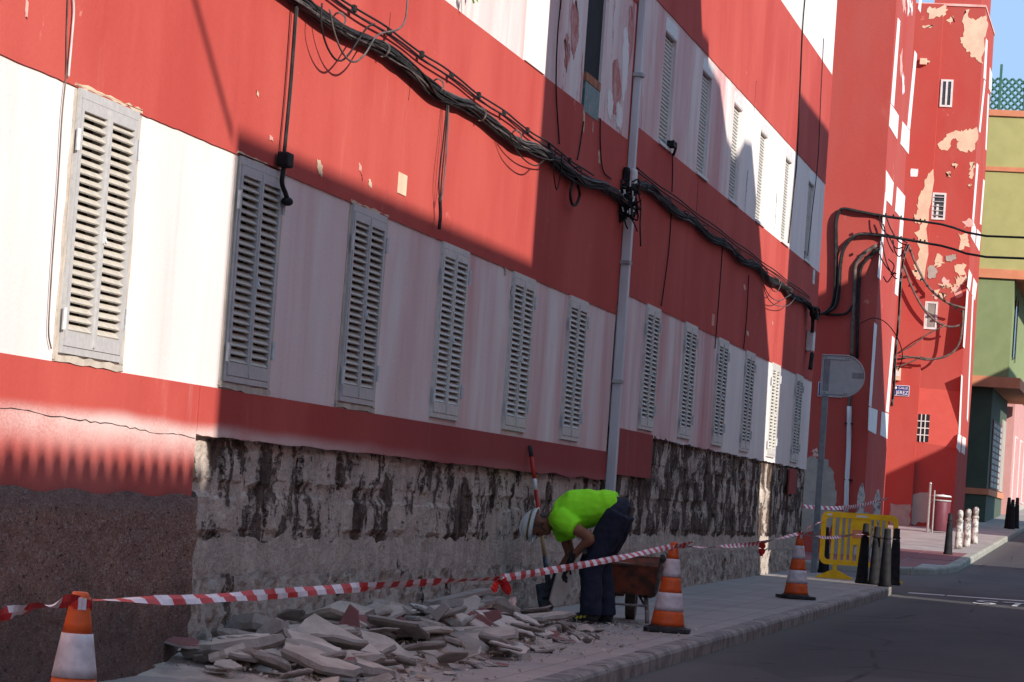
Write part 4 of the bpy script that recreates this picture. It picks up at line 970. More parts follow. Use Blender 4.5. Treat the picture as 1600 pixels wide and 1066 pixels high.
# ------------------------------------------------------------------ street furniture
def gp(px, py, dz=0.0):
    u, v = px-CX, py-CY; q = CR*u - CU*v + FWD*F; t0 = 5/q.y; t1 = 140/q.y
    for k in range(4000):
        t = t0+(t1-t0)*k/4000; P = CAM+q*t
        if P.z < zg(P.y)+dz: return P
    return P
def cone_proto():
    o = local_thing('traffic_cone', (0, 0, 0), 'x', 'traffic cone', 'traffic cones along the taped pavement')
    b = MB(); b.prism([(-.19, -.15, 0), (-.15, -.19, 0), (.15, -.19, 0), (.19, -.15, 0), (.19, .15, 0), (.15, .19, 0), (-.15, .19, 0), (-.19, .15, 0)], (0, 0, .035)); b.lathe([(.165, .0351), (.15, .05)], 20)
    b.build('base', M['rubber'], o, bevel=.006)
    R = lambda z: .142-.112*(z-.05)/.69
    zs = [.05, .175, .325, .455, .605, .735]
    for k in range(5):
        e = .0025 if k % 2 else 0
        pr = [(R(zs[k]+(zs[k+1]-zs[k])*t)+e, zs[k]+(zs[k+1]-zs[k])*t) for t in (0, .25, .5, .75, 1)]
        if k == 4: pr += [(R(.735)-.006, .745), (.012, .745)]
        MB().lathe(pr, 24).build('reflective_band' if k % 2 else 'cone_section', M['coneband'] if k % 2 else M['orange'], o, smooth=True)
    return o
cp = cone_proto()
for i, (pt, lab) in enumerate([(Vector((1.845, 10.42, 0)), 'nearest orange and white traffic cone, cut by the bottom left edge'), (gp(1042, 988), 'orange and white traffic cone beside the wheelbarrow'), (gp(1243, 936), 'farther orange and white traffic cone before the sign pole')]):
    c = cp if i == 0 else copy_tree(cp)
    c.location = (pt.x, pt.y, zg(pt.y)+.004); c.rotation_euler = (0, (0, .015, .01)[i], (.2, .1, .5)[i]); c['label'] = lab
def tape(name, label, pts, wd, tw0, tw1, stripe=.085, seed=0, sub=14):
    P = crv(pts, sub); rnd = random.Random(seed); m = MB(); s = 0; n = len(P)
    L = [0]
    for a, b in zip(P[:-1], P[1:]): L.append(L[-1]+(b-a).length)
    tot = L[-1]; N = max(8, int(tot/.028)); Q = []
    j = 0
    for i in range(N+1):
        d = tot*i/N
        while j < n-2 and L[j+1] < d: j += 1
        f = (d-L[j])/max(1e-6, L[j+1]-L[j]); Q.append(P[j].lerp(P[j+1], f))
    def row(i):
        t = (Q[min(i+1, N)]-Q[max(i-1, 0)]).normalized(); d = i/N
        tw_ = tw0+(tw1-tw0)*d+noise.noise(Vector((seed*3.1, d*6, 1)))*1.3
        side = t.cross(Vector((0, 0, 1))).normalized(); upv = side.cross(t)
        wv = upv*math.cos(tw_)+side*math.sin(tw_); ww = wd*(1+.15*noise.noise(Vector((seed, d*30, 2))))
        cup = side*math.cos(tw_)-upv*math.sin(tw_); k = .006*noise.noise(Vector((seed, d*40, 5)))
        return [Q[i]-wv*ww/2, Q[i]+cup*(.004+k), Q[i]+wv*ww/2]
    prev = row(0)
    for i in range(1, N+1):
        cur = row(i); d = tot*(i-.5)/N
        for h in (0, 1):
            ph = d/stripe + (0.12 if h else 0); mi = int(math.floor(ph)) % 2
            m.poly([prev[h], cur[h], cur[h+1], prev[h+1]], mi)
        prev = cur
    o = m.build(name, [M['tapered'], M['tapewhite']], smooth=True); return tag(o, label, 'barrier tape', 'barrier tape strung between cones')
def Yl(px): return 1/((1/10.42)+(1/26.14-1/10.42)*(px-128)/(1051-128))
tape('barrier_tape', 'red and white tape from the left edge to the nearest cone', [at(-70, 982, 9.2), at(0, 961, 9.6), at(60, 948, 10.0), at(118, 937, 10.35)], .045, .2, 1.0, .17, 1)
tape('barrier_tape', 'long red and white tape sagging from the nearest cone to its knot', [at(136, 938, 10.45)] + [at(a, b, Yl(a)) for a, b in [(200, 938), (290, 937), (390, 931), (520, 921), (640, 912), (740, 906), (782, 904)]], .045, -1.2, 1.0, .17, 2)
tape('barrier_tape', 'red and white tape rising from the knot past the worker to the middle cone', [at(a, b, Yl(a)) for a, b in [(782, 904), (850, 893), (930, 879), (1000, 865), (1049, 854)]], .045, .3, -.7, .17, 3)
tape('barrier_tape', 'twisted tape from the middle cone to the farther cone', [at(a, b, 26.1+(36.1-26.1)*t) for a, b, t in [(1054, 853, 0), (1085, 855, .15), (1130, 854, .4), (1190, 848, .72), (1248, 834, 1)]], .045, .5, 5.5, .17, 4)
tape('barrier_tape', 'tape from the farther cone to the black bollards in front of the yellow barrier', [at(a, b, Y) for a, b, Y in [(1252, 834, 36.1), (1295, 840, 39.5), (1346, 835, 44.2), (1362, 840, 44.5), (1401, 843, 44.3)]], .04, .4, 5, .17, 5)
tape('barrier_tape', 'tape rising from the farther cone to the bollard behind the sign pole', [at(1251, 833, 36.1), at(1268, 823, 41), at(1289, 812, 48.0)], .05, .2, 1.4, .17, 6)
tape('barrier_tape', 'red and white tape stretched behind the yellow barrier before the red tower', [at(a, b, Y) for a, b, Y in [(1254, 791, 50.6), (1275, 793, 51.5), (1310, 794, 53), (1345, 790, 56), (1386, 779, 59.5)]], .07, .1, .6, .17, 7)
for i, (pp, lab) in enumerate([([(780, 905, 0), (775, 914, 0), (770, 926, 0)], 'short frayed tape end hanging left of the knot'), ([(784, 906, 0), (792, 920, 0), (801, 938, 0), (803, 946, 0)], 'longer tape end hanging right of the knot')]):
    t_ = tape('tape_end', lab, [at(a, b, Yl(782)-.03) for a, b, c in pp], .07, .3, 1.2, .11, 9+i); t_['group'] = 'loose tape ends'
t_ = tape('tape_end', 'red tape end hanging between the two farther cones', [at(1190, 848, 33.0), at(1191, 856, 33), at(1189, 869, 33)], .08, .2, .9, .3, 12); t_['group'] = 'loose tape ends'
t_ = tape('tape_end', 'tape end tied beside the middle cone top', [at(1066, 853, 26.3), at(1074, 851, 26.4), at(1082, 846, 26.5)], .05, .2, .9, .06, 13); t_['group'] = 'loose tape ends'
kn = MB(); kc = at(783, 905, Yl(782)); kn.ball(kc, (.022, .02, .018), 8, 6); kn.build('tape_knot', M['tapewhite'], label='small knot joining two lengths of barrier tape', cat='knot')
for i, (loc, tp, lab) in enumerate([((1.845, 10.42), .715, 'tape wound round the tip of the nearest cone'), (tuple(gp(1042, 988))[:2], .70, 'tape wound round the tip of the middle cone'), (tuple(gp(1243, 936))[:2], .72, 'tape wound round the tip of the farther cone')]):
    z = zg(loc[1])+tp; m = MB()
    for k in range(22):
        a0, a1 = k*.35, (k+1)*.35; rr = .042+.003*math.sin(k*1.7); f = .02+.008*math.sin(k)
        m.poly([(loc[0]+rr*math.cos(a0), loc[1]+rr*math.sin(a0), z-f), (loc[0]+rr*math.cos(a1), loc[1]+rr*math.sin(a1), z-f), (loc[0]+rr*math.cos(a1), loc[1]+rr*math.sin(a1), z+f*.6), (loc[0]+rr*math.cos(a0), loc[1]+rr*math.sin(a0), z+f*.6)], (k//2) % 2)
    m.build('tape_wrap', [M['tapered'], M['tapewhite']], label=lab, cat='barrier tape', group='tape wound round cone tips')

# black bollards
def bollard_proto():
    o = local_thing('bollard', (0, 0, 0), 'x', 'bollard', 'black cast bollards')
    MB().lathe([(.095, 0), (.093, .03), (.084, .06), (.058, .60), (.050, .66)], 16).build('shaft', M['bollardblack'], o, smooth=True)
    MB().lathe([(.050, .661), (.056, .67), (.056, .685), (.047, .70), (.044, .80), (.040, .815), (.01, .82)], 16).build('head', M['bollardblack'], o, smooth=True)
    return o
bo = bollard_proto()
for i, (px, py, lab, sc) in enumerate([(1346, 912, 'leftmost of the four black bollards in front of the yellow barrier', 1.02), (1366, 914, 'second from left of the four black bollards by the yellow barrier', .98), (1382, 917, 'third from left of the four black bollards by the yellow barrier', .97), (1396, 915, 'rightmost of the four black bollards by the yellow barrier', .97),
        (1287, 888, 'black bollard partly behind the grey sign pole', .85), (1481, 867, 'lone black bollard on the red paving beyond the junction', 1.0), (1574, 826, 'left bollard of the far dark trio up the street', 1.0), (1580, 827, 'middle bollard of the far dark trio up the street', .95), (1587, 826, 'right bollard of the far dark trio up the street', 1.0)]):
    p = gp(px, py); b = bo if i == 0 else copy_tree(bo)
    if i == 4: p = Vector((at(1287, 888, 48.9).x, 48.9, 0)); p.z = zg(48.9)
    b.location = (p.x, p.y, zg(p.y)+.003); b.scale = (1, 1, sc); b.rotation_euler = (0, (.02, -.01, .015, 0, 0, 0, 0, 0, 0)[i], i); b['label'] = lab
def wbollard():
    o = local_thing('white_bollard', (0, 0, 0), 'x', 'bollard', 'chipped white bollards')
    MB().lathe([(.085, 0), (.078, .06), (.066, .55)], 14).build('shaft', M['bollardwhite'], o, smooth=True)
    MB().lathe([(.066, .551), (.073, .57), (.073, .60), (.056, .62), (.056, .66), (.063, .68), (.063, .76), (.045, .80), (.01, .815)], 14).build('head', M['bollardwhite'], o, smooth=True)
    return o
wb = wbollard()
for i, (px, py, lab) in enumerate([(1497, 858, 'left chipped white bollard on the far sunlit pavement'), (1510, 855, 'middle chipped white bollard on the far sunlit pavement'), (1522, 850, 'right chipped white bollard on the far sunlit pavement')]):
    p = gp(px, py); b = wb if i == 0 else copy_tree(wb); b.location = (p.x, p.y, zg(p.y)+.003); b['label'] = lab; b.rotation_euler = (0, 0, i*1.3)
for i, (px, py0, Y, lab) in enumerate([(1347, 755, 59.3, 'left pointed white post against the shaded red tower'), (1372, 765, 59.3, 'right pointed white post against the shaded red tower')]):
    t_ = at(px, py0, Y); z0 = zg(Y); h_ = t_.z-z0
    o = thing('pointed_post', (t_.x, Y, z0), lab, 'post', 'pointed white posts')
    m = MB(); m.box(t_.x-.065, t_.x+.065, Y-.05, Y+.05, z0, z0+h_-.22).build('shaft', M['bollardwhite'], o, bevel=.012)
    m = MB(); m.prism([(t_.x-.065, Y-.05, z0+h_-.219), (t_.x+.065, Y-.05, z0+h_-.219), (t_.x+.01, Y-.05, z0+h_), (t_.x-.01, Y-.05, z0+h_)], (0, .1, 0)); m.build('point', M['bollardwhite'], o)
# sign pole with the back of a traffic sign
YP_ = 48.65
pb = at(1275, 894, YP_); ptp = at(1290, 556, YP_)
sp = thing('traffic_sign', (pb.x, YP_, zg(YP_)), 'grey traffic sign seen from behind on a square steel pole', 'sign')
xm = (pb.x+ptp.x)/2
MB().box(xm-.045, xm+.045, YP_-.03, YP_+.03, zg(YP_), ptp.z+.02).build('pole', M['polegrey'], sp, bevel=.006)
cz = at(1320, 588, YP_).z; xl = xm+.046; xr = at(1351, 588, YP_).x; R_ = .315
arc = [(xr-R_+R_*math.cos(a), YP_-.02, cz+R_*math.sin(a)) for a in [-math.pi/2+math.pi*k/16 for k in range(17)]]
MB().prism([(xl-.13, YP_-.02, cz-R_), *arc, (xl-.13, YP_-.02, cz+R_)][::-1], (0, .006, 0)).build('plate', M['signback'], sp)
rim = [(xl-.12, YP_-.03, cz-R_+.01)] + [(x, YP_-.03, z) for x, y, z in arc] + [(xl-.12, YP_-.03, cz+R_-.01)]
MB().tube(rim, .010, 5).build('rim', M['signback'], sp)
for zz in (cz+R_-.05, cz-R_+.05): MB().box(xl-.10, xl+.30, YP_-.035, YP_-.0205, zz-.02, zz+.02).build('bracket', M['signback'], sp)
for zz in (cz+R_-.05, cz-R_+.05):
    for xx in (xl-.06, xl+.24, xl+.28): MB().tube([(xx, YP_-.042, zz), (xx, YP_-.0355, zz)], .008, 6).build('bolt', M['dark'], sp)
q = at(1341, 587, YP_); MB().box(q.x-.09, q.x+.09, YP_-.0225, YP_-.0205, q.z-.05, q.z+.04).build('sticker', M['polegrey'], sp)
# yellow plastic barrier
p0 = gp(1305, 903); yb = local_thing('crowd_barrier', (at(1338, 905, 46.2).x, 46.2, zg(46.2)), 'yellow plastic pedestrian barrier standing at the pavement corner', 'barrier', rz=.12)
def rrect(w_, z0, z1, rad, n=6):
    pts = []
    for cx_, cz_, a0 in ((w_/2-rad, z1-rad, 0), (-w_/2+rad, z1-rad, 90), (-w_/2+rad, z0+rad, 180), (w_/2-rad, z0+rad, 270)):
        for k in range(n+1): a = math.radians(a0+90*k/n); pts.append((cx_+rad*math.cos(a), 0, cz_+rad*math.sin(a)))
    return pts
pts = rrect(1.10, .20, .96, .10); pin = rrect(1.10-.14, .27, .88, .06); m = MB(); nn = len(pts)
for i in range(nn):
    j = (i+1) % nn
    for yy in (-.03, .03):
        A = [Vector(p)+Vector((0, yy, 0)) for p in (pts[i], pts[j], pin[j], pin[i])]; m.poly(A if yy < 0 else A[::-1])
    for P_, fl in ((pts, 0), (pin, 1)):
        A = [Vector(P_[i])+Vector((0, -.03, 0)), Vector(P_[j])+Vector((0, -.03, 0)), Vector(P_[j])+Vector((0, .03, 0)), Vector(P_[i])+Vector((0, .03, 0))]; m.poly(A[::-1] if fl == 0 else A)
m.build('frame', M['yellow'], yb, weld=True)
for xx in (-.37, -.27, -.185, .22, .30, .38): MB().box(xx-.022, xx+.022, -.022, .022, .265, .885).build('bar', M['yellow'], yb, bevel=.006)
MB().box(-.13, .16, -.018, .018, .50, .886).build('sign_panel', M['yellow'], yb, bevel=.008)
for xx in (-.10, .0, .11): MB().box(xx-.022, xx+.022, -.022, .022, .265, .499).build('bar', M['yellow'], yb, bevel=.006)
MB().box(-.10, .13, -.021, -.0185, .60, .72).build('recess_panel', M['salmon'], yb)
MB().box(-.06, .10, -.033, -.0305, .90, .93).build('label_strip', M['boxwhite'], yb); MB().box(-.47, -.40, -.033, -.0305, .90, .93).build('label_strip', M['boxwhite'], yb)
for xx in (-.32, .40):
    m = MB(); m.box(xx-.03, xx+.03, -.02, .02, .07, .20); m.build('stem', M['yellow'], yb)
    m = MB(); m.prism([(xx-.26, -.02, 0), (xx+.26, -.02, 0), (xx+.26, -.02, .02), (xx+.05, -.02, .12), (xx-.05, -.02, .12), (xx-.26, -.02, .02)], (0, .04, 0)); m.build('foot', M['yellow'], yb)
# litter bin
pbin = gp(1449, 832); yB = pbin.y+.5; zB = zg(yB)
lb2 = thing('litter_bin', (pbin.x+.3, yB, zB), 'purple litter bin with pale lid hung on a steel post before the red tower', 'bin')
bx = at(1470, 800, yB).x
MB().lathe([(.215, .03), (.225, .06), (.225, .72), (.215, .75)], 20, (bx, yB, zB)).build('bin_body', M['binpurple'], lb2, smooth=True)
MB().lathe([(.235, .752), (.24, .775), (.235, .79)], 20, (bx, yB, zB)).build('rim', M['boxgrey'], lb2, smooth=True)
MB().tube([(bx-.24, yB, zB+.80), (bx+.02, yB, zB+.92), (bx+.24, yB, zB+.86)], .015, 6).build('hoop', M['steelpost'], lb2)
MB().lathe([(.20, .86), (.235, .88), (.22, .90), (.05, .915)], 20, (bx, yB, zB)).build('lid', M['boxwhite'], lb2, smooth=True)
MB().tube([(pbin.x, pbin.y, zg(pbin.y)), (pbin.x, pbin.y, zg(pbin.y)+1.14)], .032, 10).build('post', M['steelpost'], lb2); MB().ball((pbin.x, pbin.y, zg(pbin.y)+1.17), .04, 10, 7).build('finial', M['steelpost'], lb2, smooth=True)
MB().tube([(pbin.x+.10, pbin.y+.15, zg(pbin.y)), (pbin.x+.10, pbin.y+.15, zg(pbin.y)+1.02)], .022, 8).build('stay', M['steelpost'], lb2)
MB().box(pbin.x-.01, bx-.2, yB-.02, yB+.02, zB+.70, zB+.74).build('arm', M['steelpost'], lb2)
MB().lathe([(.09, 0), (.09, .012), (.04, .02)], 12, (pbin.x, pbin.y, zg(pbin.y)+.003)).build('base_plate', M['steelpost'], lb2)

# ------------------------------------------------------------------ rubble along the wall
def pile(x, y):
    if y < 16.7 or y > 27.6: return 0
    a = min(1, (y-16.7)/1.2)*min(1, max(0, (27.4-y)/3.2)); wdt = .75+.50*min(1, max(0, (y-16)/3))*min(1, max(0, (27.2-y)/2.6))
    t = max(0, 1-max(x, 0)/wdt)
    return a*(.16*t**1.5+.05*min(1, t*3))*(1+.45*noise.noise(Vector((x*2.2, y*1.6, 3))))
m = MB()
def fn(u, v):
    x = -.06+1.55*v; y = 16.6+11.1*u; h = pile(x, y)
    return (x, y, zg(y)-.012+h*.75+(.02*noise.noise(Vector((x*9, y*9, 1))) if h > .005 else 0))
m.grid(fn, 230, 32); m.build('rubble_mound', M['dust'], kind='stuff', label='grey dust and fine rubble heaped along the foot of the wall', cat='rubble')
rr = random.Random(21)
def slab_mesh(R, el, th, seed, mat):
    r2 = random.Random(seed); n = r2.randint(5, 8); ang = sorted(r2.uniform(0, 6.283) for _ in range(n))
    ang = [2*math.pi*(k+r2.uniform(-.35, .35))/n for k in range(n)]
    poly = []
    for a in ang:
        q = R*r2.uniform(.62, 1.1); poly.append(Vector((math.cos(a)*q*el, math.sin(a)*q, 0)))
    P = []
    for a, b in zip(poly, poly[1:]+poly[:1]):
        for k in range(3):
            v = a.lerp(b, k/3); v += Vector((r2.uniform(-1, 1), r2.uniform(-1, 1), 0))*R*.045; P.append(v)
    mm = MB(); k = len(P); wv = r2.uniform(-.05, .05); rg = lambda: r2.uniform(-.022, .022)
    top = [p*.96+Vector((0, 0, th/2+r2.uniform(-.006, .006)+wv*p.x)) for p in P]; mid = [p*1.03+Vector((0, 0, r2.uniform(-.25, .15)*th+wv*p.x)) for p in P]; bot = [p*.93+Vector((0, 0, -th/2+wv*p.x)) for p in P]
    inr = [p*(.55+r2.uniform(-.12, .12))+Vector((0, 0, th/2+.012+rg()+wv*p.x*.5)) for p in P]; top = [q+Vector((0, 0, rg())) for q in top]
    mm.v = top+mid+bot+[Vector((0, 0, th/2+.02+rg())), Vector((0, 0, -th/2))]+inr
    for i in range(k):
        j = (i+1) % k
        mm.f += [[3*k, 3*k+2+i, 3*k+2+j], [3*k+2+i, i, j, 3*k+2+j], [i, k+i, k+j, j], [k+i, 2*k+i, 2*k+j, k+j], [3*k+1, 2*k+j, 2*k+i]]; mm.m += [0, 0, 1, 1, 1]
    return mm.mesh('rubble_piece', [mat, M['plastdark'] if mat is not M['plastdark'] else M['plast']])
protos = []
for i in range(26):
    mat = M[rr.choice(('plast', 'plast', 'plastpale', 'plast', 'plastpale', 'plastdark', 'plastred'))]
    protos.append((slab_mesh(1.0, rr.uniform(.9, 1.7), rr.choice((rr.uniform(.09, .20), rr.uniform(.2, .45))), 100+i, mat), mat))
NAMES = {'broken_render': 'grey', 'broken_render_pale': 'pale', 'broken_render_dark': 'dark', 'broken_painted_render': 'dull red faced'}
def put_slab(x, y, R, tilt, zoff=0.0, pr=None, lab=None):
    me, mat = pr or rr.choice(protos)
    if y > 25.9 and x > .42: y -= 3.0
    o = bpy.data.objects.new('rubble_piece', me); COL.objects.link(o)
    az = rr.uniform(0, 6.28); lean = rr.uniform(-tilt, tilt)
    o.rotation_euler = (lean+.10, rr.uniform(-tilt, tilt)*.7+.12, az); o.scale = (R, R, R*rr.uniform(.7, 1.15))
    o.location = (x, y, zg(y)+pile(x, y)*.8+R*.10+abs(lean)*R*.45+zoff)
    kindw = NAMES[mat.name]; size = 'large' if R > .2 else ('medium' if R > .11 else 'small')
    zone = 'at the near end of the heap' if y < 18 else 'below the second shutter' if y < 19.8 else 'below the third shutter' if y < 22.4 else 'below the fourth shutter' if y < 25 else 'near the worker'
    row = 'against the wall' if x < .35 else 'in mid heap' if x < .75 else 'on the street side'
    tag(o, lab or f'{size} {kindw} rubble slab {row} {zone}'.replace('dull red faced', 'reddish'), 'rubble', f'{size} {kindw} rubble slabs {row} {zone}')
    return o
for k in range(50):
    y = rr.uniform(17.3, 25.0); x = rr.uniform(.12, 1.05)*(1 if y < 24 else .8); put_slab(x, y, rr.uniform(.13, .24), .27, .01+rr.uniform(0, .05))
for k in range(74):
    y = rr.uniform(17.0, 26.6); x = rr.uniform(.05, 1.25)*(1 if y < 24 else .75); put_slab(x, y, rr.uniform(.08, .14), .45, .01+rr.uniform(0, .06))
for k in range(130):
    y = rr.uniform(17.0, 27.2); x = rr.uniform(.05, 1.40)*(1 if y < 24.5 else .85); put_slab(x, y, rr.uniform(.045, .09), .5, .004)
m = MB()
for k in range(3800):      # crumbs
    y = rr.uniform(17.0, 27.6); x = abs(rr.gauss(.6, .45)); s_ = rr.choice((.006, .008, .008, .012, .018, .026))*rr.uniform(.7, 1.2)
    if x > 1.75: continue
    c = Vector((x, y, zg(y)+pile(x, y)*.78+s_*.5)); v = [Vector((rr.uniform(-1, 1), rr.uniform(-1, 1), rr.uniform(-.6, .8))).normalized()*s_ for _ in range(4)]
    n0 = len(m.v); m.v += [c+q for q in v]; m.f += [[n0, n0+1, n0+2], [n0, n0+2, n0+3], [n0, n0+3, n0+1], [n0+1, n0+3, n0+2]]; m.m += [0]*4
m.build('rubble_crumbs', M['plast'], kind='stuff', label='scattered crumbs of broken render on the pavement', cat='rubble')
# the pieces one can point to
def plate(name, pts, Y, mat, lab, th=.035, lean=0.0):
    P = [at(a, b, Y) for a, b in pts]; zb = min(p.z for p in P); P = [p+Vector((0, (p.z-zb)*lean, 0)) for p in P]
    o = MB().prism(P[::-1], (0, th, 0)).build(name, mat, bevel=.004); return tag(o, lab, 'rubble')
plate('rubble_piece', [(524, 983), (543, 944), (557, 955), (562, 996), (545, 992), (528, 986)], 19.6, M['plastred'], 'dull red triangular slab of render standing upright in the rubble', .03, .25)
plate('rubble_piece', [(722, 966), (733, 955), (752, 962), (768, 974), (760, 987), (735, 984)], 22.2, M['plastred'], 'broad dull red slab leaning in the middle of the rubble', .03, .5)
plate('rubble_piece', [(752, 957), (778, 953), (783, 966), (766, 974)], 22.6, M['plastred'], 'second dull red slab leaning behind the broad one', .03, .5)
plate('rubble_piece', [(395, 996), (400, 985), (425, 965), (437, 970), (440, 984), (408, 1002)], 18.3, M['plastdark'], 'dark thick slab edge propped against the foot of the wall', .06, .3)
plate('rubble_piece', [(708, 942), (738, 930), (748, 936), (746, 952), (720, 956)], 23.2, M['plastpale'], 'pale slab leaning on the wall above the red slabs', .03, .6)
plate('rubble_piece', [(670, 958), (690, 942), (700, 950), (682, 972)], 21.4, M['plastdark'], 'narrow grey slab leaning beside the wall', .04, .5)
pk = thing('plank', (.25, 24.3, -.8), 'dark weathered plank lying on the rubble below the tape knot', 'plank')
MB().obox((.26, 23.9, zg(24)+.26), Vector((.10, .55, .05)), Vector((.05, -.01, 0)), (0, 0, .018)).build('board', M['plastdark'], pk); MB().obox((.40, 24.1, zg(24)+.22), Vector((.06, .45, .03)), Vector((.04, -.006, 0)), (0, 0, .018)).build('board', M['plastdark'], pk)

# ------------------------------------------------------------------ wheelbarrow
wh = local_thing('wheelbarrow', (.96, 27.62, zg(27.62)), 'rusty red wheelbarrow parked behind the worker', 'wheelbarrow', rz=.10)
tp = [(-.30, -.36, .50), (.30, -.36, .50), (.32, .45, .56), (-.32, .45, .56)]; bt = [(-.25, -.26, .25), (.25, -.26, .25), (.20, .22, .25), (-.20, .22, .25)]
m = MB(); th = .012
inn_t = [(x*.955, y*.96, z) for x, y, z in tp]; inn_b = [(x*.93, y*.93, z+.015) for x, y, z in bt]
for i in range(4):
    j = (i+1) % 4; m.poly([bt[i], bt[j], tp[j], tp[i]]); m.poly([inn_b[j], inn_b[i], inn_t[i], inn_t[j]]); m.poly([tp[i], tp[j], inn_t[j], inn_t[i]])
m.poly(bt[::-1]); m.poly(inn_b); m.build('tray', M['barrow'], wh)
MB().tube([Vector(p)+Vector((0, 0, .004)) for p in tp+tp[:1]], .014, 6).build('rim', M['barrow'], wh)
for s in (-1, 1):
    MB().tube(crv([(s*.33, -.98, .60), (s*.30, -.70, .52), (s*.26, -.30, .30), (s*.20, .15, .235), (s*.08, .62, .22)], 5), .017, 8).build('handle', M['barrowsteel'], wh, smooth=True)
    MB().tube([(s*.33, -.99, .603), (s*.325, -.87, .572)], .023, 8).build('grip', M['rubber'], wh)
    MB().tube(crv([(s*.15, .05, .24), (s*.17, -.16, .22), (s*.195, -.30, .10), (s*.20, -.31, .012)], 5), .019, 8).build('leg', M['barrowsteel'], wh, smooth=True)
    MB().tube([(s*.193, -.30, .13), (s*.10, .02, .235)], .012, 6).build('brace', M['barrowsteel'], wh)
MB().tube([(-.19, -.30, .16), (.19, -.30, .16)], .012, 6).build('cross_bar', M['barrowsteel'], wh)
wl = MB().tube([(-.045, .62, .19), (-.04, .62, .19), (.04, .62, .19), (.045, .62, .19)], [.165, .188, .188, .165], 22).build('wheel', M['browncable'], wh); MB().tube([(-.055, .62, .19), (.055, .62, .19)], .07, 14).build('hub', M['barrowsteel'], wl)
for k in range(9): put = rr.uniform(-.2, .2), rr.uniform(-.25, .3)
lo = wh.matrix_basis
for k in range(7):
    me, mat = rr.choice(protos); o = bpy.data.objects.new('rubble_piece', me); COL.objects.link(o); sc_ = rr.uniform(.08, .14)
    o.location = Vector((.96, 27.62, zg(27.62)))+Vector((rr.uniform(-.17, .17), rr.uniform(-.2, .25), .40+k*.014)); o.scale = (sc_, sc_, sc_); o.rotation_euler = (rr.uniform(-.3, .3), rr.uniform(-.3, .3), rr.uniform(0, 6))
    tag(o, 'piece of broken render lying in the wheelbarrow', 'rubble', 'render pieces in the wheelbarrow')

# ------------------------------------------------------------------ shovel leaning on the wall
A_ = Vector((.035, 27.55, 0)); A_.z = onx(828, 697, .035).z; A_.y = onx(828, 697, .035).y
B_ = at(856, 905, 27.2); dS = (B_-A_).normalized()
sv = thing('shovel', tuple(B_), 'long shovel with a red and white taped handle leaning on the stone wall', 'shovel')
Ls = (B_-A_).length
for nm, a, b, mt, rd in (('tip', 0, .10, 'rubber', .019), ('red_grip', .101, .30, 'toolred', .018), ('white_grip', .301, .40, 'boxwhite', .018), ('red_grip', .401, .80*Ls/1.2, 'toolred', .018), ('wood_shaft', .801*Ls/1.2, Ls-.12, 'wood', .017)):
    MB().tube([A_+dS*a, A_+dS*b], rd, 8).build(nm, M[mt], sv, smooth=True)
MB().tube([B_-dS*.20, B_+dS*.04], [.021, .026], 8).build('socket', M['blade'], sv, smooth=True)
sx_ = Vector((.75, -.66, 0)); sx_ = (sx_-dS*sx_.dot(dS)).normalized(); nn_ = dS.cross(sx_)
m = MB()
def fb(u, v):
    w_ = (.115 if v < .6 else .115*math.sqrt(max(0, 1-((v-.6)/.4)**2)))*(2*u-1); return B_+dS*(.02+.27*v)+sx_*w_+nn_*(.05*(2*u-1)**2)
m.grid(fb, 10, 12); sb_ = m.build('blade', M['blade'], sv, smooth=True); so_ = sb_.modifiers.new('thick', 'SOLIDIFY'); so_.thickness = .004

# ------------------------------------------------------------------ the worker
YW = 26.90
def wp(px, py, dy=0.0): 
    p = at(px, py, YW); return Vector((p.x, YW+dy, p.z))
G = zg(YW)
def remesh(o, vox, it=6, disp=0.0, dscale=.12):
    r_ = o.modifiers.new('remesh', 'REMESH'); r_.mode = 'VOXEL'; r_.voxel_size = vox; r_.use_smooth_shade = True
    s_ = o.modifiers.new('smooth', 'SMOOTH'); s_.iterations = it; s_.factor = .5
    if disp:
        t = bpy.data.textures.new('folds', 'CLOUDS'); t.noise_scale = dscale; t.noise_depth = 2
        d = o.modifiers.new('folds', 'DISPLACE'); d.texture = t; d.strength = disp; d.mid_level = .5; d.texture_coords = 'LOCAL'
    return o
person = thing('person', (wp(925, 970).x, YW, G), 'bent over worker in lime green shirt, navy trousers and white helmet lifting a slab', 'person')
pel, wai, che, shl, nek, hed = wp(964, 803), wp(942, 795), wp(898, 797), wp(876, 804), wp(862, 811), wp(845, 819)
kL, kR = wp(928, 882, -.11), wp(934, 880, .12); aL = Vector((wp(926, 950).x, YW-.13, G+.10)); aR = Vector((wp(941, 950).x, YW+.13, G+.10))
hL, hR = pel+Vector((0, -.09, -.02)), pel+Vector((0, .09, -.02))
sL, eL, wL = wp(884, 813, -.19), wp(930, 841, -.26), wp(900, 872, -.20)
sR, eR, wR = wp(874, 822, .17), wp(884, 868, .20), wp(863, 903, .16)
gL, gR = wp(891, 889, -.17), wp(858, 921, .13)
b = MB()
b.tube([pel+Vector((.05, 0, -.01)), pel, wai, che, shl, nek], [(.12, .10), (.165, .13), (.15, .115), (.175, .145), (.15, .10), (.065, .06)], 16)
b.tube([nek+(shl-nek)*.6, nek, hed+Vector((.02, 0, .0))], [.07, .058, .058], 12)
crown = Vector((-1, 0, -.12)).normalized(); face = Vector((-.12, 0, -1)).normalized()
rot = Matrix((face.cross(crown)*-1, face, crown)).transposed()
b.ball(hed+crown*.03, (.076, .095, .105), 16, 12, rot=rot)
b.ball(hed-crown*.045+face*.035, (.058, .062, .065), 14, 10, rot=rot); b.ball(hed+face*.098-crown*.01, (.014, .020, .028), 10, 8, rot=rot)
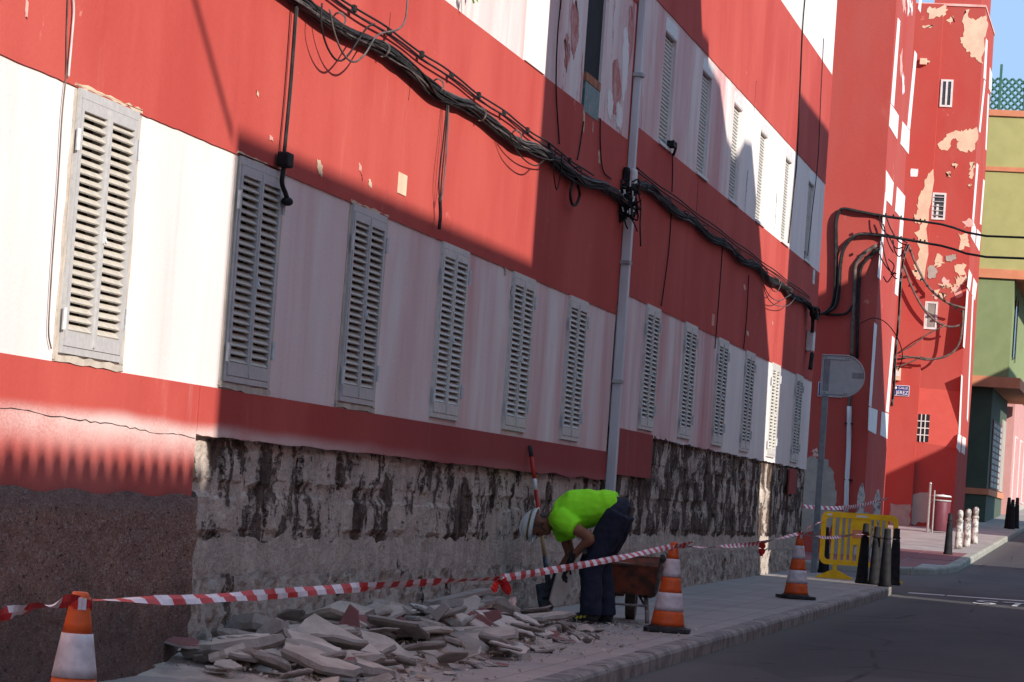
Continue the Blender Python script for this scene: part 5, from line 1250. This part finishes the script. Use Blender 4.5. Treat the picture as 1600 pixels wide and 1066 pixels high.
b.ball(hed+face*.075+crown*.035, (.055, .022, .018), 10, 8, rot=rot); b.ball(hed+face*.088-crown*.055, (.026, .014, .012), 10, 8, rot=rot); b.ball(hed+face*.082-crown*.085, (.028, .022, .020), 10, 8, rot=rot)
for s in (-1, 1): b.ball(hed+Vector((0, s*.078, 0))-face*.012-crown*.012, (.012, .022, .034), 10, 8, rot=rot)
for s, e, w_, g_ in ((sL, eL, wL, gL), (sR, eR, wR, gR)):
    b.tube(crv([s+(shl-s)*.4, s, s.lerp(e, .5), e, e.lerp(w_, .35), w_, g_], 4), [.062, .064, .066, .062, .058, .054, .054, .053, .052, .050, .048, .046, .045, .046, .045, .043, .040, .037, .035, .033, .032, .032, .030, .03, .03][:25], 12)
for h_, k_, a_ in ((hL, kL, aL), (hR, kR, aR)):
    b.tube([h_, h_.lerp(k_, .5), k_, k_.lerp(a_, .35), a_, a_-Vector((.0, 0, .05))], [.095, .085, .062, .060, .042, .045], 12); b.tube([a_-Vector((-.03, 0, .055)), a_-Vector((.13, 0, .06))], [.038, .032], 10)
remesh(b.build('body', M['skin'], person), .011, 4)
# shirt
s = MB(); s.tube([wp(967, 782), wp(955, 786), wai+Vector((.02, 0, .012)), wp(922, 794), che, shl+Vector((0, 0, -.005)), nek+(shl-nek)*.35], [(.15, .085), (.185, .130), (.19, .15), (.20, .165), (.215, .18), (.19, .135), (.085, .075)], 18)
s.tube(crv([sL+(shl-sL)*.5, sL, sL.lerp(eL, .30), sL.lerp(eL, .52)], 4), [.10, .105, .105, .10, .10, .098, .095, .092, .09, .088, .087, .086, .086], 14)
s.tube(crv([sR+(shl-sR)*.5, sR, sR.lerp(eR, .28), sR.lerp(eR, .48)], 4), [.10, .105, .105, .10, .098, .096, .094, .09, .088, .087, .086, .086, .086], 14)
remesh(s.build('shirt', M['hivis'], person), .012, 4, .030, .10)
# trousers
t = MB(); t.tube([pel+Vector((.085, 0, -.02)), pel+Vector((.03, 0, .0)), pel, wp(948, 803)], [(.13, .10), (.185, .145), (.19, .15), (.165, .13)], 18)
for h_, k_, a_ in ((hL, kL, aL), (hR, kR, aR)):
    t.tube(crv([h_+Vector((.02, 0, .03)), h_.lerp(k_, .45)+Vector((.01, 0, 0)), k_, k_.lerp(a_, .5)+Vector((.008, 0, 0)), a_-Vector((-.005, 0, .035))], 4), [.125, .125, .124, .122, .118, .114, .110, .106, .102, .10, .098, .096, .095, .094, .093, .092, .092], 16)
remesh(t.build('trousers', M['navy'], person), .012, 4, .028, .10)
# shoes
for a_ in (aL, aR):
    m = MB(); c = Vector((a_.x, a_.y, G))
    m.tube([c+Vector((.075, 0, .05)), c+Vector((.03, 0, .06)), c+Vector((-.06, 0, .055)), c+Vector((-.14, 0, .042)), c+Vector((-.19, 0, .035))], [(.030, .035), (.043, .05), (.048, .045), (.048, .036), (.030, .026)], 12); m.tube([c+Vector((.02, 0, .05)), c+Vector((.01, 0, .13))], [.045, .045], 12)
    sh_ = remesh(m.build('shoe', M['shoe'], person), .009, 3)
    MB().prism([c+Vector((.08, -.04, .004)), c+Vector((.08, .04, .004)), c+Vector((-.08, .05, .004)), c+Vector((-.18, .03, .004)), c+Vector((-.2, 0, .004)), c+Vector((-.18, -.03, .004)), c+Vector((-.08, -.05, .004))][::-1], (0, 0, .018)).build('sole', M['rubber'], sh_)
    for k in range(3): MB().obox(c+Vector((-.03-.035*k, -.051+.004*k, .062-.008*k)), (.008, 0, .012), (0, .004, 0), (.008, 0, -.004)).build('stripe', M['shoeyellow'], sh_)
# gloves with fingers closed on the slab
def glove(w_, g_, side, reach, thumb):
    m = MB(); d = (g_-w_).normalized(); across = Vector((0, 1, 0)); across = (across-d*across.dot(d)).normalized(); nrm = d.cross(across)*side
    m.tube([w_-d*.06, w_-d*.01, g_], [(.040, .040), (.036, .034), (.046, .026)], 12); m.tube([g_, g_+d*.045], [(.047, .024), (.043, .018)], 12)
    for i, (o_, L_) in enumerate(((-.033, .075), (-.011, .088), (.011, .082), (.032, .062))):
        r0 = g_+d*.035+across*o_; p1 = r0+d*L_*.42; p2 = p1+d*L_*.30+nrm*L_*.28*reach; p3 = p2+d*L_*.06+nrm*L_*.34*reach
        m.tube([r0, p1, p2, p3], [.0115, .0108, .010, .0085], 8)
    r0 = g_-d*.005+across*(.038*thumb); m.tube([r0, r0+across*(.025*thumb)+d*.025+nrm*.02*reach, r0+across*(.020*thumb)+d*.055+nrm*.045*reach], [.014, .012, .0095], 8)
    return remesh(m.build('glove', M['glove'], person), .0055, 2)
glove(wL, gL, 1, 1, 1); glove(wR, gR, 1, -1, -1)
# helmet
hm_ = MB(); hc = hed+crown*.035; ax1 = Vector((0, 1, 0)); 
def dome(u, v):
    ph_ = 2*math.pi*u; th_ = math.pi/2*v; f = .128+.004*(1-abs(math.sin(ph_)))
    r_ = math.sin(th_); return hc + face*(math.cos(ph_)*r_*.135) + ax1*(math.sin(ph_)*r_*.112) + crown*(math.cos(th_)*.125+.012)
hm_.grid(dome, 28, 12); helm = hm_.build('helmet', M['helmet'], person, smooth=True, weld=True); sd = helm.modifiers.new('thick', 'SOLIDIFY'); sd.thickness = .006
m = MB()
for k in range(28):
    a0, a1 = 2*math.pi*k/28, 2*math.pi*(k+1)/28
    def bp_(a, e): 
        ex = e*(1.0+2.2*max(0, math.cos(a))**2); return hc+face*(math.cos(a)*(.134+ex))+ax1*(math.sin(a)*(.111+e))+crown*(.014-.18*max(0, ex-e)-.15*e)
    m.poly([bp_(a0, 0), bp_(a1, 0), bp_(a1, .016), bp_(a0, .016)])
br_ = m.build('brim', M['helmet'], helm, smooth=True); sd = br_.modifiers.new('thick', 'SOLIDIFY'); sd.thickness = .005
for off in (-.022, .0, .022):
    MB().tube([hc+face*(math.cos(a)*.137)+ax1*(off)+crown*(math.sin(a)*.127+.012) for a in [math.pi*k/16 for k in range(17)]], .006, 6).build('ridge', M['helmet'], helm, smooth=True)
MB().tube([hc+face*(math.cos(a)*.131)+ax1*(math.sin(a)*.109)+crown*.052 for a in [2*math.pi*k/32 for k in range(33)]], [(.009, .0075)]*33, 6).build('band', M['strap'], helm, smooth=True)
MB().tube(crv([hc+ax1*-.105+crown*.01, hed+Vector((.012, -.092, -.02)), hed+face*.06-crown*.06+ax1*-.05, hed+face*.075-crown*.085], 5), .005, 5).build('chin_strap', M['rubber'], helm)
MB().ball(hed-face*.07-crown*.02, (.06, .03, .055), 12, 9, rot=rot).build('hair', M['hair'], person, smooth=True)
for s in (-1, 1): MB().ball(hed+face*.088+crown*.008+ax1*(.03*s), .011, 8, 6).build('eye', M['dark'], person, smooth=True)
# slab in his hands
P = [wp(a, b) for a, b in [(873, 892), (893, 888), (897, 905), (888, 930), (880, 946), (866, 948), (860, 938), (867, 912)]]
hs = MB().prism([p+Vector((0, -.03, 0)) for p in P][::-1], (-.02, .05, 0)).build('lifted_slab', M['plastpale'], bevel=.006); tag(hs, 'pale slab of render held upright in the worker\'s gloves', 'rubble')

scn.cycles.max_bounces = 5; scn.cycles.diffuse_bounces = 3; scn.cycles.glossy_bounces = 2; scn.cycles.transmission_bounces = 2; scn.cycles.caustics_reflective = False; scn.cycles.caustics_refractive = False
